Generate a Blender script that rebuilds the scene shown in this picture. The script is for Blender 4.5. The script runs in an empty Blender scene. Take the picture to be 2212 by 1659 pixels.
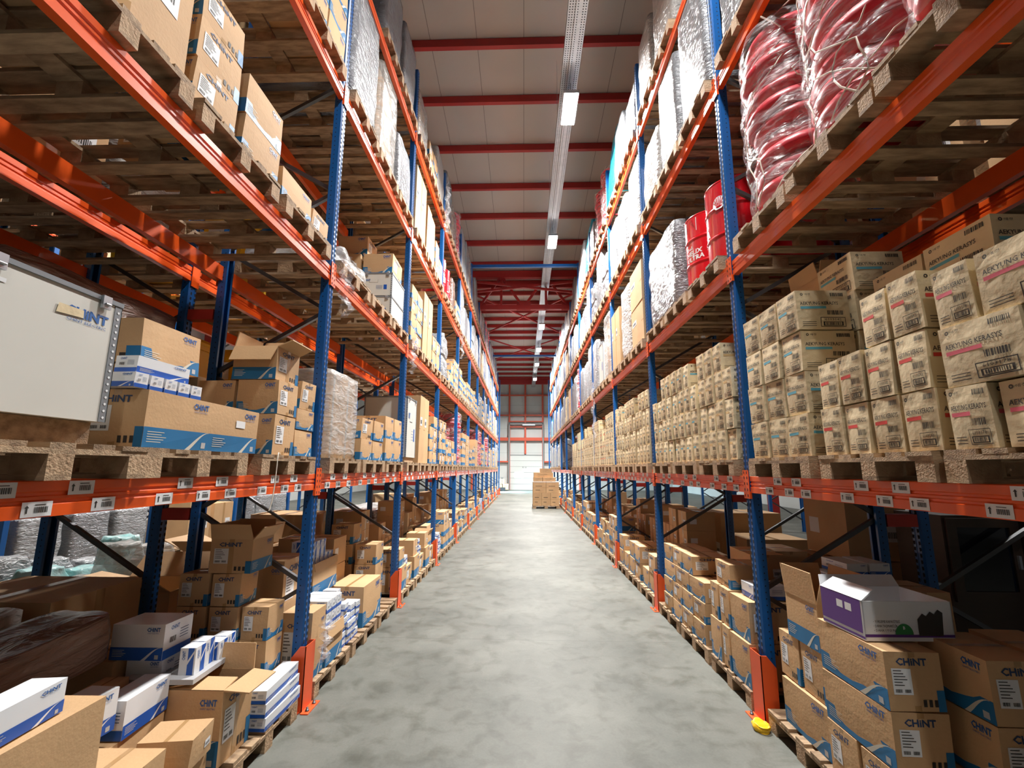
import bpy, math, random
from mathutils import Vector, Matrix
PI = math.pi
SC = bpy.context.scene
COL = SC.collection
RNG = random.Random(7)

# ------------------------------------------------------------------ camera, world, exposure
def make_camera():
    pitch, yaw, roll = math.radians(9.4977), math.radians(1.8531), math.radians(0.2881)
    A = Matrix(((math.cos(yaw), math.sin(yaw), 0), (-math.sin(yaw), math.cos(yaw), 0), (0, 0, 1)))
    B = Matrix(((1, 0, 0), (0, math.cos(pitch), math.sin(pitch)), (0, -math.sin(pitch), math.cos(pitch))))
    D = Matrix(((math.cos(roll), 0, math.sin(roll)), (0, 1, 0), (-math.sin(roll), 0, math.cos(roll))))
    M = D @ B @ A
    cd = bpy.data.cameras.new('camera')
    cd.sensor_fit = 'HORIZONTAL'; cd.sensor_width = 36.0
    cd.lens = 966.5 / 2212 * 36
    cd.shift_x = 5.8 / 2212
    cd.shift_y = 21.07 / 2212
    cd.clip_start = 0.05; cd.clip_end = 200
    o = bpy.data.objects.new('camera', cd); COL.objects.link(o)
    R, F, U = M[0], M[1], M[2]
    o.matrix_world = Matrix(((R[0], U[0], -F[0], 0), (R[1], U[1], -F[1], 0), (R[2], U[2], -F[2], 1.9632), (0, 0, 0, 1)))
    SC.camera = o
make_camera()
w = bpy.data.worlds.new('world'); SC.world = w; w.use_nodes = True
w.node_tree.nodes['Background'].inputs[0].default_value = (0.75, 0.85, 1.0, 1)
w.node_tree.nodes['Background'].inputs[1].default_value = 1.0
SC.view_settings.view_transform = 'Standard'
SC.view_settings.look = 'None'
SC.view_settings.exposure = 0.28
SC.view_settings.gamma = 1.0
SC.view_settings.use_curve_mapping = False
SC.cycles.max_bounces = 7
SC.cycles.diffuse_bounces = 5
SC.cycles.glossy_bounces = 3
SC.cycles.transmission_bounces = 4
SC.cycles.transparent_max_bounces = 8
SC.cycles.sample_clamp_indirect = 4.0
SC.cycles.caustics_reflective = False
SC.cycles.caustics_refractive = False

LAMP_W = 880.0
LAMPS_MAIN = [(0.95, -3.2), (0.95, 2.6), (0.95, 8.2), (0.95, 13.7), (0.95, 22.6), (0.95, 27.2), (0.95, 31.2), (0.95, 36.5)]  # the farthest lamp is an added one that brightens the end wall
LAMP_Z = 9.3

# ------------------------------------------------------------------ materials
MATS = {}
def new_mat(name):
    m = bpy.data.materials.new(name); m.use_nodes = True
    MATS[name] = m
    return m, m.node_tree, m.node_tree.nodes['Principled BSDF']

def N(nt, typ, **kw):
    n = nt.nodes.new(typ)
    for k, v in kw.items():
        if k in n.inputs: n.inputs[k].default_value = v
        else: setattr(n, k, v)
    return n

def mat(name, col, rough=0.5, metal=0.0, var=0.0, noise=0.0, nscale=8.0, stretch=(1, 1, 1), bump=0.0, bscale=40.0, coat=0.0, rnd=0.0, emit=None, spec=0.5, col2=None):
    m, nt, b = new_mat(name)
    b.inputs['Roughness'].default_value = rough
    b.inputs['Metallic'].default_value = metal
    b.inputs['Coat Weight'].default_value = coat
    b.inputs['Specular IOR Level'].default_value = spec
    c = (*col, 1)
    b.inputs['Base Color'].default_value = c
    if emit:
        b.inputs['Emission Color'].default_value = c
        b.inputs['Emission Strength'].default_value = emit
    out = None
    if noise > 0 or bump > 0:
        tc = N(nt, 'ShaderNodeTexCoord'); mp = N(nt, 'ShaderNodeMapping')
        mp.inputs['Scale'].default_value = stretch
        nt.links.new(tc.outputs['Object'], mp.inputs['Vector'])
    if rnd > 0:
        oi = N(nt, 'ShaderNodeObjectInfo')
    if noise > 0 or rnd > 0:
        mix = N(nt, 'ShaderNodeMix', data_type='RGBA')
        c2 = col2 if col2 else tuple(x * 0.55 for x in col)
        mix.inputs['A'].default_value = c; mix.inputs['B'].default_value = (*c2, 1)
        if noise > 0:
            nz = N(nt, 'ShaderNodeTexNoise'); nz.inputs['Scale'].default_value = nscale; nz.inputs['Detail'].default_value = 5
            nt.links.new(mp.outputs[0], nz.inputs['Vector'])
            mr = N(nt, 'ShaderNodeMapRange'); mr.inputs['From Min'].default_value = 0.35; mr.inputs['From Max'].default_value = 0.7
            mr.inputs['To Max'].default_value = noise
            nt.links.new(nz.outputs['Fac'], mr.inputs['Value'])
            fac = mr.outputs[0]
            if rnd > 0:
                ma = N(nt, 'ShaderNodeMath', operation='MULTIPLY_ADD'); ma.inputs[1].default_value = rnd
                nt.links.new(oi.outputs['Random'], ma.inputs[0]); nt.links.new(fac, ma.inputs[2]); fac = ma.outputs[0]
        else:
            ma = N(nt, 'ShaderNodeMath', operation='MULTIPLY'); ma.inputs[1].default_value = rnd
            nt.links.new(oi.outputs['Random'], ma.inputs[0]); fac = ma.outputs[0]
        nt.links.new(fac, mix.inputs['Factor'])
        nt.links.new(mix.outputs['Result'], b.inputs['Base Color'])
    if bump > 0:
        nz2 = N(nt, 'ShaderNodeTexNoise'); nz2.inputs['Scale'].default_value = bscale; nz2.inputs['Detail'].default_value = 4
        nt.links.new(mp.outputs[0], nz2.inputs['Vector'])
        bp = N(nt, 'ShaderNodeBump'); bp.inputs['Strength'].default_value = bump; bp.inputs['Distance'].default_value = 0.02
        nt.links.new(nz2.outputs['Fac'], bp.inputs['Height']); nt.links.new(bp.outputs[0], b.inputs['Normal'])
    return m

mat('kraft', (0.60, 0.375, 0.19), 0.75, noise=0.25, nscale=3, rnd=0.22, bump=0.08, bscale=60)
mat('kraft_inside', (0.42, 0.27, 0.15), 0.85, noise=0.2, nscale=5)
mat('cream', (0.74, 0.60, 0.375), 0.75, noise=0.35, nscale=4, rnd=0.22, bump=0.25, bscale=14)
mat('tape', (0.42, 0.25, 0.11), 0.25, coat=0.3)
mat('band', (0.012, 0.155, 0.36), 0.5, noise=0.25, nscale=9)
mat('band_dark', (0.012, 0.09, 0.42), 0.4)
mat('ink', (0.02, 0.05, 0.13), 0.6)
mat('ink_blue', (0.015, 0.10, 0.33), 0.5)
mat('black_ink', (0.03, 0.025, 0.022), 0.6)
mat('ink_pink', (0.62, 0.10, 0.14), 0.6)
mat('ink_red', (0.58, 0.04, 0.03), 0.6)
mat('ink_cyan', (0.10, 0.36, 0.46), 0.6)
mat('ink_ochre', (0.60, 0.40, 0.17), 0.6)
mat('paper', (0.74, 0.75, 0.76), 0.6)
mat('paper_grey', (0.45, 0.46, 0.47), 0.6)
mat('white_card', (0.74, 0.76, 0.79), 0.35, noise=0.12, nscale=6)
mat('swoosh', (0.62, 0.60, 0.52), 0.6)
mat('orange', (0.84, 0.105, 0.012), 0.32, coat=0.25, noise=0.12, nscale=3, stretch=(1, .3, 3))
mat('guard_orange', (0.78, 0.10, 0.02), 0.42, noise=0.2, nscale=6)
mat('post_blue', (0.003, 0.085, 0.30), 0.35, coat=0.2, noise=0.15, nscale=5)
mat('hole', (0.004, 0.006, 0.015), 0.9)
mat('brace_steel', (0.10, 0.10, 0.105), 0.35, metal=0.7)
mat('galv', (0.55, 0.58, 0.62), 0.38, metal=0.75, noise=0.3, nscale=10)
mat('steel_red', (0.36, 0.018, 0.016), 0.5, noise=0.2, nscale=2)
mat('wall_orange', (0.62, 0.10, 0.05), 0.5)
mat('red_spacer', (0.45, 0.03, 0.02), 0.5)
mat('wood', (0.50, 0.35, 0.21), 0.8, noise=0.75, nscale=5, stretch=(5, 1.2, 6), rnd=0.45, bump=0.3, bscale=30, col2=(0.20, 0.125, 0.07))
mat('wood_block', (0.48, 0.33, 0.20), 0.85, noise=0.5, nscale=18, rnd=0.4, bump=0.4, bscale=70, col2=(0.25, 0.15, 0.08))
mat('drum_red', (0.60, 0.008, 0.016), 0.22, coat=0.5)
mat('white_ink', (0.85, 0.85, 0.85), 0.5)
mat('yellow', (0.85, 0.50, 0.015), 0.35)
mat('cab_grey', (0.62, 0.61, 0.56), 0.45, noise=0.1, nscale=4)
mat('cab_frame', (0.22, 0.24, 0.26), 0.4, metal=0.3)
mat('purple', (0.10, 0.03, 0.22), 0.4)
mat('green_ink', (0.03, 0.22, 0.06), 0.5)
mat('hose', (0.62, 0.035, 0.055), 0.4, noise=0.2, nscale=10)
mat('cord', (0.72, 0.66, 0.56), 0.8)
mat('foam_grey', (0.42, 0.42, 0.43), 0.7)
mat('dark_plastic', (0.03, 0.03, 0.035), 0.45)
mat('wood_dark', (0.05, 0.028, 0.018), 0.5, noise=0.4, nscale=5, stretch=(1, 1, 5))
mat('glass_dark', (0.01, 0.01, 0.015), 0.05)
mat('door_white', (0.62, 0.64, 0.62), 0.45)
mat('seam', (0.24, 0.25, 0.25), 0.8)
mat('rubber', (0.02, 0.02, 0.02), 0.8)
mat('lamp_lens', (1.0, 0.98, 0.95), 0.5, emit=45.0)
mat('daylight_pane', (0.85, 0.95, 1.0), 0.3, emit=6.0)
mat('teal_film', (0.25, 0.52, 0.52), 0.2, noise=0.6, nscale=8, bump=0.8, bscale=12, col2=(0.7, 0.75, 0.75))

def wrap_mat(name, col, rough, alpha_lo, alpha_hi, scale=6.0, stretch=(1, 1, 3), bump=0.9, metal=0.0):
    """stretch film: streaky, glossy, partly see-through"""
    m, nt, b = new_mat(name)
    b.inputs['Base Color'].default_value = (*col, 1); b.inputs['Roughness'].default_value = rough
    b.inputs['Metallic'].default_value = metal; b.inputs['Coat Weight'].default_value = 0.2
    b.inputs['Coat Roughness'].default_value = 0.12
    tc = N(nt, 'ShaderNodeTexCoord'); mp = N(nt, 'ShaderNodeMapping'); mp.inputs['Scale'].default_value = stretch
    mp.inputs['Rotation'].default_value = (0.25, 0.35, 0.1)
    nt.links.new(tc.outputs['Object'], mp.inputs['Vector'])
    nz = N(nt, 'ShaderNodeTexNoise'); nz.inputs['Scale'].default_value = scale; nz.inputs['Detail'].default_value = 6
    nz.inputs['Distortion'].default_value = 1.2
    nt.links.new(mp.outputs[0], nz.inputs['Vector'])
    bp = N(nt, 'ShaderNodeBump'); bp.inputs['Strength'].default_value = bump; bp.inputs['Distance'].default_value = 0.05
    nt.links.new(nz.outputs['Fac'], bp.inputs['Height']); nt.links.new(bp.outputs[0], b.inputs['Normal'])
    nt.links.new(bp.outputs[0], b.inputs['Coat Normal'])
    if alpha_hi < 1 or alpha_lo < 1:
        mr = N(nt, 'ShaderNodeMapRange'); mr.inputs['From Min'].default_value = 0.4; mr.inputs['From Max'].default_value = 0.65
        mr.inputs['To Min'].default_value = alpha_lo; mr.inputs['To Max'].default_value = alpha_hi
        nt.links.new(nz.outputs['Fac'], mr.inputs['Value']); nt.links.new(mr.outputs[0], b.inputs['Alpha'])
    return m
wrap_mat('film_clear', (0.80, 0.80, 0.82), 0.16, 0.06, 0.36, 8.0, (1, 1, 2.2), bump=.6)
wrap_mat('film_milky', (0.55, 0.54, 0.52), 0.22, 0.40, 0.75, 5.0, (1, 1, 3), bump=.45)
wrap_mat('film_white', (0.30, 0.312, 0.325), 0.24, 1, 1, 6.0, (1.4, 1.4, 3.5), bump=.7)
wrap_mat('film_silver', (0.23, 0.24, 0.255), 0.20, 1, 1, 6.0, (1.5, 1.5, 4), bump=.7, metal=0.2)
wrap_mat('film_grey', (0.42, 0.40, 0.38), 0.30, 1, 1, 8.0, (1, 1, 2))
wrap_mat('film_cyan', (0.02, 0.42, 0.62), 0.22, 1, 1, 5.0)
wrap_mat('film_brown', (0.22, 0.135, 0.10), 0.22, 1, 1, 4.0, (1, 1, 4))

def floor_mat():
    m, nt, b = new_mat('concrete')
    tc = N(nt, 'ShaderNodeTexCoord')
    n1 = N(nt, 'ShaderNodeTexNoise'); n1.inputs['Scale'].default_value = 0.7; n1.inputs['Detail'].default_value = 8; n1.inputs['Roughness'].default_value = 0.65
    n2 = N(nt, 'ShaderNodeTexNoise'); n2.inputs['Scale'].default_value = 4.2; n2.inputs['Detail'].default_value = 8; n2.inputs['Distortion'].default_value = 0.4; n2.inputs['Roughness'].default_value = 0.6
    n3 = N(nt, 'ShaderNodeTexNoise'); n3.inputs['Scale'].default_value = 60.0; n3.inputs['Detail'].default_value = 3
    for n in (n1, n2, n3): nt.links.new(tc.outputs['Object'], n.inputs['Vector'])
    r1 = N(nt, 'ShaderNodeValToRGB'); e = r1.color_ramp.elements
    e[0].position = 0.32; e[0].color = (0.080, 0.084, 0.073, 1)
    e[1].position = 0.66; e[1].color = (0.158, 0.162, 0.142, 1)
    nt.links.new(n1.outputs['Fac'], r1.inputs[0])
    r2 = N(nt, 'ShaderNodeValToRGB'); e = r2.color_ramp.elements
    e[0].position = 0.32; e[0].color = (0.62, 0.62, 0.58, 1)
    e[1].position = 0.52; e[1].color = (1, 1, 1, 1)
    nt.links.new(n2.outputs['Fac'], r2.inputs[0])
    r3 = N(nt, 'ShaderNodeMapRange'); r3.inputs['To Min'].default_value = 0.86; r3.inputs['To Max'].default_value = 1.12
    nt.links.new(n3.outputs['Fac'], r3.inputs['Value'])
    mx = N(nt, 'ShaderNodeMix', data_type='RGBA', blend_type='MULTIPLY'); mx.inputs['Factor'].default_value = 1
    nt.links.new(r1.outputs[0], mx.inputs['A']); nt.links.new(r2.outputs[0], mx.inputs['B'])
    mx2 = N(nt, 'ShaderNodeMix', data_type='RGBA', blend_type='MULTIPLY'); mx2.inputs['Factor'].default_value = 1
    nt.links.new(mx.outputs['Result'], mx2.inputs['A']); nt.links.new(r3.outputs[0], mx2.inputs['B'])
    sp = N(nt, 'ShaderNodeSeparateXYZ'); nt.links.new(tc.outputs['Object'], sp.inputs[0])
    a1 = N(nt, 'ShaderNodeMath', operation='MULTIPLY_ADD'); a1.inputs[1].default_value = 1 / 5.6; a1.inputs[2].default_value = 2.0; nt.links.new(sp.outputs[1], a1.inputs[0])
    a2 = N(nt, 'ShaderNodeMath', operation='FRACT'); nt.links.new(a1.outputs[0], a2.inputs[0])
    a3 = N(nt, 'ShaderNodeMath', operation='LESS_THAN'); a3.inputs[1].default_value = .0011; nt.links.new(a2.outputs[0], a3.inputs[0])
    mx3 = N(nt, 'ShaderNodeMix', data_type='RGBA'); mx3.inputs['B'].default_value = (.06, .06, .055, 1)
    nt.links.new(mx2.outputs['Result'], mx3.inputs['A']); nt.links.new(a3.outputs[0], mx3.inputs['Factor'])
    nt.links.new(mx3.outputs['Result'], b.inputs['Base Color'])
    rr = N(nt, 'ShaderNodeMapRange'); rr.inputs['To Min'].default_value = 0.42; rr.inputs['To Max'].default_value = 0.62; b.inputs['Specular IOR Level'].default_value = 0.35
    nt.links.new(n2.outputs['Fac'], rr.inputs['Value']); nt.links.new(rr.outputs[0], b.inputs['Roughness'])
    bp = N(nt, 'ShaderNodeBump'); bp.inputs['Strength'].default_value = 0.12; bp.inputs['Distance'].default_value = 0.01
    nt.links.new(n2.outputs['Fac'], bp.inputs['Height']); nt.links.new(bp.outputs[0], b.inputs['Normal'])
floor_mat()

def seam_mat(name, col, dark, period, axis, width=0.012, rough=0.55):
    """flat panels with a dark joint line every `period` metres along an axis"""
    m, nt, b = new_mat(name)
    tc = N(nt, 'ShaderNodeTexCoord'); sp = N(nt, 'ShaderNodeSeparateXYZ')
    nt.links.new(tc.outputs['Object'], sp.inputs[0])
    dv = N(nt, 'ShaderNodeMath', operation='DIVIDE'); dv.inputs[1].default_value = period
    nt.links.new(sp.outputs[axis], dv.inputs[0])
    fr = N(nt, 'ShaderNodeMath', operation='FRACT'); nt.links.new(dv.outputs[0], fr.inputs[0])
    lt = N(nt, 'ShaderNodeMath', operation='LESS_THAN'); lt.inputs[1].default_value = width / period
    nt.links.new(fr.outputs[0], lt.inputs[0])
    nz = N(nt, 'ShaderNodeTexNoise'); nz.inputs['Scale'].default_value = 0.8
    nt.links.new(tc.outputs['Object'], nz.inputs['Vector'])
    m0 = N(nt, 'ShaderNodeMix', data_type='RGBA'); m0.inputs['A'].default_value = (*col, 1); m0.inputs['B'].default_value = (*[c * .82 for c in col], 1)
    nt.links.new(nz.outputs['Fac'], m0.inputs['Factor'])
    mx = N(nt, 'ShaderNodeMix', data_type='RGBA'); mx.inputs['B'].default_value = (*dark, 1)
    nt.links.new(m0.outputs['Result'], mx.inputs['A']); nt.links.new(lt.outputs[0], mx.inputs['Factor'])
    nt.links.new(mx.outputs['Result'], b.inputs['Base Color']); b.inputs['Roughness'].default_value = rough
seam_mat('roof_panel', (0.50, 0.465, 0.43), (0.16, 0.14, 0.13), 1.05, 0)
seam_mat('wall_panel', (0.66, 0.69, 0.67), (0.36, 0.38, 0.38), 1.15, 2, 0.02)

# ------------------------------------------------------------------ mesh builder
class MB:
    def __init__(s): s.v = []; s.f = []; s.m = []; s.mats = []; s.smooth = []
    def mi(s, name):
        if name not in s.mats: s.mats.append(name)
        return s.mats.index(name)
    def face(s, pts, name, sm=False):
        i = len(s.v); s.v += [tuple(p) for p in pts]; s.f.append(tuple(range(i, i + len(pts)))); s.m.append(s.mi(name)); s.smooth.append(sm)
    def raw(s, verts, faces, name, sm=False):
        i = len(s.v); s.v += [tuple(p) for p in verts]; k = s.mi(name)
        for f in faces: s.f.append(tuple(i + a for a in f)); s.m.append(k); s.smooth.append(sm)
    def box(s, x0, x1, y0, y1, z0, z1, name, M=None):
        P = [(x, y, z) for z in (z0, z1) for y in (y0, y1) for x in (x0, x1)]
        if M: P = [tuple(M @ Vector(p)) for p in P]
        s.raw(P, [(0, 2, 3, 1), (4, 5, 7, 6), (0, 1, 5, 4), (2, 6, 7, 3), (0, 4, 6, 2), (1, 3, 7, 5)], name)
    def bbox(s, x0, x1, y0, y1, z0, z1, name, n=1):
        """box with faces split n x n so it can be warped"""
        fr = [((x0, y0, z0), (x1 - x0, 0, 0), (0, 0, z1 - z0)), ((x1, y1, z0), (x0 - x1, 0, 0), (0, 0, z1 - z0)),
              ((x0, y1, z0), (0, y0 - y1, 0), (0, 0, z1 - z0)), ((x1, y0, z0), (0, y1 - y0, 0), (0, 0, z1 - z0)),
              ((x0, y0, z1), (x1 - x0, 0, 0), (0, y1 - y0, 0)), ((x0, y1, z0), (x1 - x0, 0, 0), (0, y0 - y1, 0))]
        for o, u, v in fr:
            P = [tuple(o[k] + u[k] * i / n + v[k] * j / n for k in range(3)) for j in range(n + 1) for i in range(n + 1)]
            s.raw(P, [(j * (n + 1) + i, j * (n + 1) + i + 1, (j + 1) * (n + 1) + i + 1, (j + 1) * (n + 1) + i) for j in range(n) for i in range(n)], name)
    def bar(s, a, b, w, t, name):
        a = Vector(a); b = Vector(b); d = b - a; L = d.length
        q = d.to_track_quat('Y', 'Z').to_matrix().to_4x4(); q.translation = a
        s.box(-w / 2, w / 2, 0, L, -t / 2, t / 2, name, q)
    def prism(s, prof, axis, a0, a1, name, caps=True, sm=False):
        """extrude a 2-D profile along an axis: 'y' profile is (x,z); 'z' profile is (x,y); 'x' profile is (y,z)"""
        def P(p, a): return (p[0], a, p[1]) if axis == 'y' else ((p[0], p[1], a) if axis == 'z' else (a, p[0], p[1]))
        n = len(prof)
        V = [P(p, a0) for p in prof] + [P(p, a1) for p in prof]
        F = [(i, (i + 1) % n, n + (i + 1) % n, n + i) for i in range(n)]
        s.raw(V, F, name, sm)
        if caps: s.raw(V, [tuple(range(n))[::-1], tuple(range(n, 2 * n))], name)
    def lathe(s, prof, name, n=24, sm=True, M=None):
        V = []; F = []; k = len(prof)
        for i in range(n):
            a = 2 * PI * i / n
            for r, z in prof:
                p = Vector((r * math.cos(a), r * math.sin(a), z))
                V.append(tuple(M @ p) if M else tuple(p))
        for i in range(n):
            j = (i + 1) % n
            for q in range(k - 1): F.append((i * k + q, j * k + q, j * k + q + 1, i * k + q + 1))
        s.raw(V, F, name, sm)
    def tube(s, pts, r, name, n=6):
        V = []; F = []; pts = [Vector(p) for p in pts]
        for i, p in enumerate(pts):
            d = (pts[min(i + 1, len(pts) - 1)] - pts[max(i - 1, 0)])
            if d.length < 1e-6: d = Vector((0, 0, 1))
            q = d.to_track_quat('Z', 'X').to_matrix()
            for k in range(n):
                a = 2 * PI * k / n
                V.append(tuple(p + q @ Vector((r * math.cos(a), r * math.sin(a), 0))))
        for i in range(len(pts) - 1):
            for k in range(n): F.append((i * n + k, i * n + (k + 1) % n, (i + 1) * n + (k + 1) % n, (i + 1) * n + k))
        s.raw(V, F, name, True)
    def warp(s, fn): s.v = [fn(p) for p in s.v]
    def mesh(s, name):
        me = bpy.data.meshes.new(name); me.from_pydata(s.v, [], s.f)
        for n in s.mats: me.materials.append(MATS[n])
        me.polygons.foreach_set('material_index', s.m)
        me.polygons.foreach_set('use_smooth', s.smooth)
        me.update(); return me

# flat decals: fr(u, v, e) maps face coordinates (metres) to 3-D, e = how far above the surface
_TXT = {}
def glyphs(t, bold=0.0):
    k = (t, bold)
    if k in _TXT: return _TXT[k]
    c = bpy.data.curves.new('t', 'FONT'); c.body = t; c.resolution_u = 1; c.offset = bold; c.size = 1
    o = bpy.data.objects.new('t', c); COL.objects.link(o)
    dg = bpy.context.evaluated_depsgraph_get()
    me = bpy.data.meshes.new_from_object(o.evaluated_get(dg))
    V = [(v.co.x / 0.72, v.co.y / 0.72) for v in me.vertices]; F = [tuple(p.vertices) for p in me.polygons]
    bpy.data.objects.remove(o); bpy.data.curves.remove(c); bpy.data.meshes.remove(me)
    W = max([p[0] for p in V] + [0.01]); _TXT[k] = (V, F, W); return _TXT[k]

def rect(mb, fr, u0, v0, u1, v1, name, e=0.0015):
    mb.face([fr(u0, v0, e), fr(u1, v0, e), fr(u1, v1, e), fr(u0, v1, e)], name)
def poly(mb, fr, pts, name, e=0.0015): mb.face([fr(u, v, e) for u, v in pts], name)
def text(mb, fr, t, u, v, h, name, width=None, e=0.0022, bold=0.0, italic=0.0, rot=0):
    V, F, W = glyphs(t, bold)
    sx = (width / W) if width else h
    P = []
    for x, y in V:
        a, b = x * sx + y * h * italic, y * h
        if rot == 90: a, b = -b, a
        P.append(fr(u + a, v + b, e))
    mb.raw(P, F, name)
def barcode(mb, fr, u, v, w, h, name='black_ink', n=9, e=0.003):
    r = random.Random(int((u + v) * 1000) + 5); x = u
    while x < u + w * .96:
        t = w / n * r.choice((.3, .5, .7)); rect(mb, fr, x, v, min(x + t, u + w), v + h, name, e); x += t + w / n * r.choice((.3, .5))

def faces_of(w, d, h):
    F = lambda u, v, e: (-w / 2 + u, -d / 2 - e, v)
    L = lambda u, v, e: (-w / 2 - e, d / 2 - u, v)
    R = lambda u, v, e: (w / 2 + e, -d / 2 + u, v)
    T = lambda u, v, e: (-w / 2 + u, -d / 2 + v, h + e)
    K = lambda u, v, e: (w / 2 - u, d / 2 + e, v)
    return F, L, R, T, K

def blue_face(mb, fr, W, H, blue='band', logo='ink_blue', card='kraft', dense=True):
    b = H * 0.36
    c0, c1 = W * 0.62, W * 0.96
    rect(mb, fr, 0, 0, W, b, blue)
    # pale swoosh crossing the band
    n = 7; up = []; lo = []
    for i in range(n + 1):
        t = i / n
        x = c0 + (c1 - c0) * (t ** 0.9); y = b * math.sin(t * PI / 2)
        up.append((x - 0.02 * W * (1 - t), y)); lo.append((x + W * 0.055 * (1 - t), y * 0.98))
    for i in range(n): poly(mb, fr, [lo[i], lo[i + 1], up[i + 1], up[i]], 'swoosh' if card == 'kraft' else 'paper', 0.0022)
    s = min(b * 0.32, W * .08)
    rect(mb, fr, W * .93 - s, b * .12, W * .93, b * .12 + s, 'paper_grey', 0.0024)
    lh = min(H * 0.115, W * 0.09)
    text(mb, fr, 'CHiNT', W * 0.66, H * 0.80, lh, logo, width=W * .26, bold=0.03)
    text(mb, fr, 'CHINT ELECTRIC', W * 0.67, H * 0.80 - lh * .55, lh * .28, logo, width=W * .23)
    if dense:
        for i in range(5): rect(mb, fr, W * .05, b * (.28 + .12 * i), W * (.24 + .1 * ((i * 7) % 3) / 3), b * (.28 + .12 * i) + b * .035, 'swoosh', 0.0022)

def label_sheet(mb, fr, u, v, w, h):
    rect(mb, fr, u, v, u + w, v + h, 'paper', 0.002)
    for i in range(6):
        y = v + h * (.9 - .11 * i); rect(mb, fr, u + w * .08, y, u + w * (.5 + .35 * ((i * 5) % 4) / 4), y + h * .03, 'black_ink', 0.003)
    barcode(mb, fr, u + w * .1, v + h * .08, w * .35, h * .13); barcode(mb, fr, u + w * .58, v + h * .08, w * .3, h * .13)

def end_face(mb, fr, W, H, logo='ink', tape=True):
    if tape: rect(mb, fr, W * .44, 0, W * .56, H, 'tape', 0.001)
    lh = min(H * .12, W * .12)
    text(mb, fr, 'CHiNT', W * .2, H * .78, lh, logo, width=W * .55, bold=0.03)
    label_sheet(mb, fr, W * .10, H * .28, W * .34, H * .44)
    rect(mb, fr, W * .86, 0, W, H * .36, 'band', 0.0012)
    for i in range(3): rect(mb, fr, W * (.6 + .1 * i), H * .08, W * (.66 + .1 * i), H * .2, 'black_ink', 0.002)

def cream_face(mb, fr, W, H, strip, num, big):
    r = min(W * .05, H * .035)
    n = 10; cx, cy = W * .12, H * .90
    ring = [(cx + r * math.cos(2 * PI * i / n), cy + r * math.sin(2 * PI * i / n)) for i in range(n)]
    ri = [(cx + r * .5 * math.cos(2 * PI * i / n), cy + r * .5 * math.sin(2 * PI * i / n)) for i in range(n)]
    for i in range(n): poly(mb, fr, [ring[i], ring[(i + 1) % n], ri[(i + 1) % n], ri[i]], 'black_ink', 0.002)
    text(mb, fr, '애경', cx + r * 1.6, cy - r * .6, r * 1.2, 'black_ink', width=W * .12)
    barcode(mb, fr, W * .66, H * .84, W * .26, H * .09)
    text(mb, fr, 'AEKYUNG KERASYS', W * .07, H * .62, H * .085, 'black_ink', width=W * (.84 if not big else .72), bold=0.012)
    rect(mb, fr, W * .07, H * .52, W * .55, H * .585, strip, 0.002)
    barcode(mb, fr, W * .56, H * .36, W * .30, H * .11)
    for i in range(3): rect(mb, fr, W * .08, H * (.08 + .05 * i), W * .34, H * (.08 + .05 * i) + H * .012, 'black_ink', 0.002)
    u0, u1, v0, v1 = W * .42, W * .90, H * .06, H * .30
    t = W * .012
    for a in ((u0, v0, u1, v0 + t), (u0, v1 - t, u1, v1), (u0, v0, u0 + t, v1), (u1 - t, v0, u1, v1)): rect(mb, fr, *a, 'black_ink', 0.002)
    text(mb, fr, num, u0 + W * .08, H * .215, H * .06, 'black_ink', width=W * .32)
    rect(mb, fr, u0 + W * .05, H * .085, u1 - W * .05, H * .19, 'black_ink', 0.002)
    rect(mb, fr, u0 + W * .08, H * .10, u1 - W * .08, H * .175, 'cream', 0.0026)
    barcode(mb, fr, u0 + W * .1, H * .105, W * .28, H * .065)

def jig(w, d, h, seed, amp, bulge):
    r = random.Random(seed)
    J = [[r.uniform(-amp, amp) for _ in range(3)] for _ in range(8)]
    for k in range(4): J[k][2] = 0
    def f(p):
        a = min(1.02, max(-.02, p[0] / w + .5)); b = min(1.02, max(-.02, p[1] / d + .5)); c = min(1.02, max(-.02, p[2] / h))
        q = list(p)
        for k in range(3):
            q[k] += sum(J[i + 2 * j + 4 * l][k] * (a if i else 1 - a) * (b if j else 1 - b) * (c if l else 1 - c) for i in (0, 1) for j in (0, 1) for l in (0, 1))
        s = math.sin(max(0, min(1, c)) * PI)
        q[0] += bulge * s * (2 * a - 1) * math.sin(PI * max(0, min(1, b)))
        q[1] += bulge * s * (2 * b - 1) * math.sin(PI * max(0, min(1, a)))
        return tuple(q)
    return f

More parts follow.
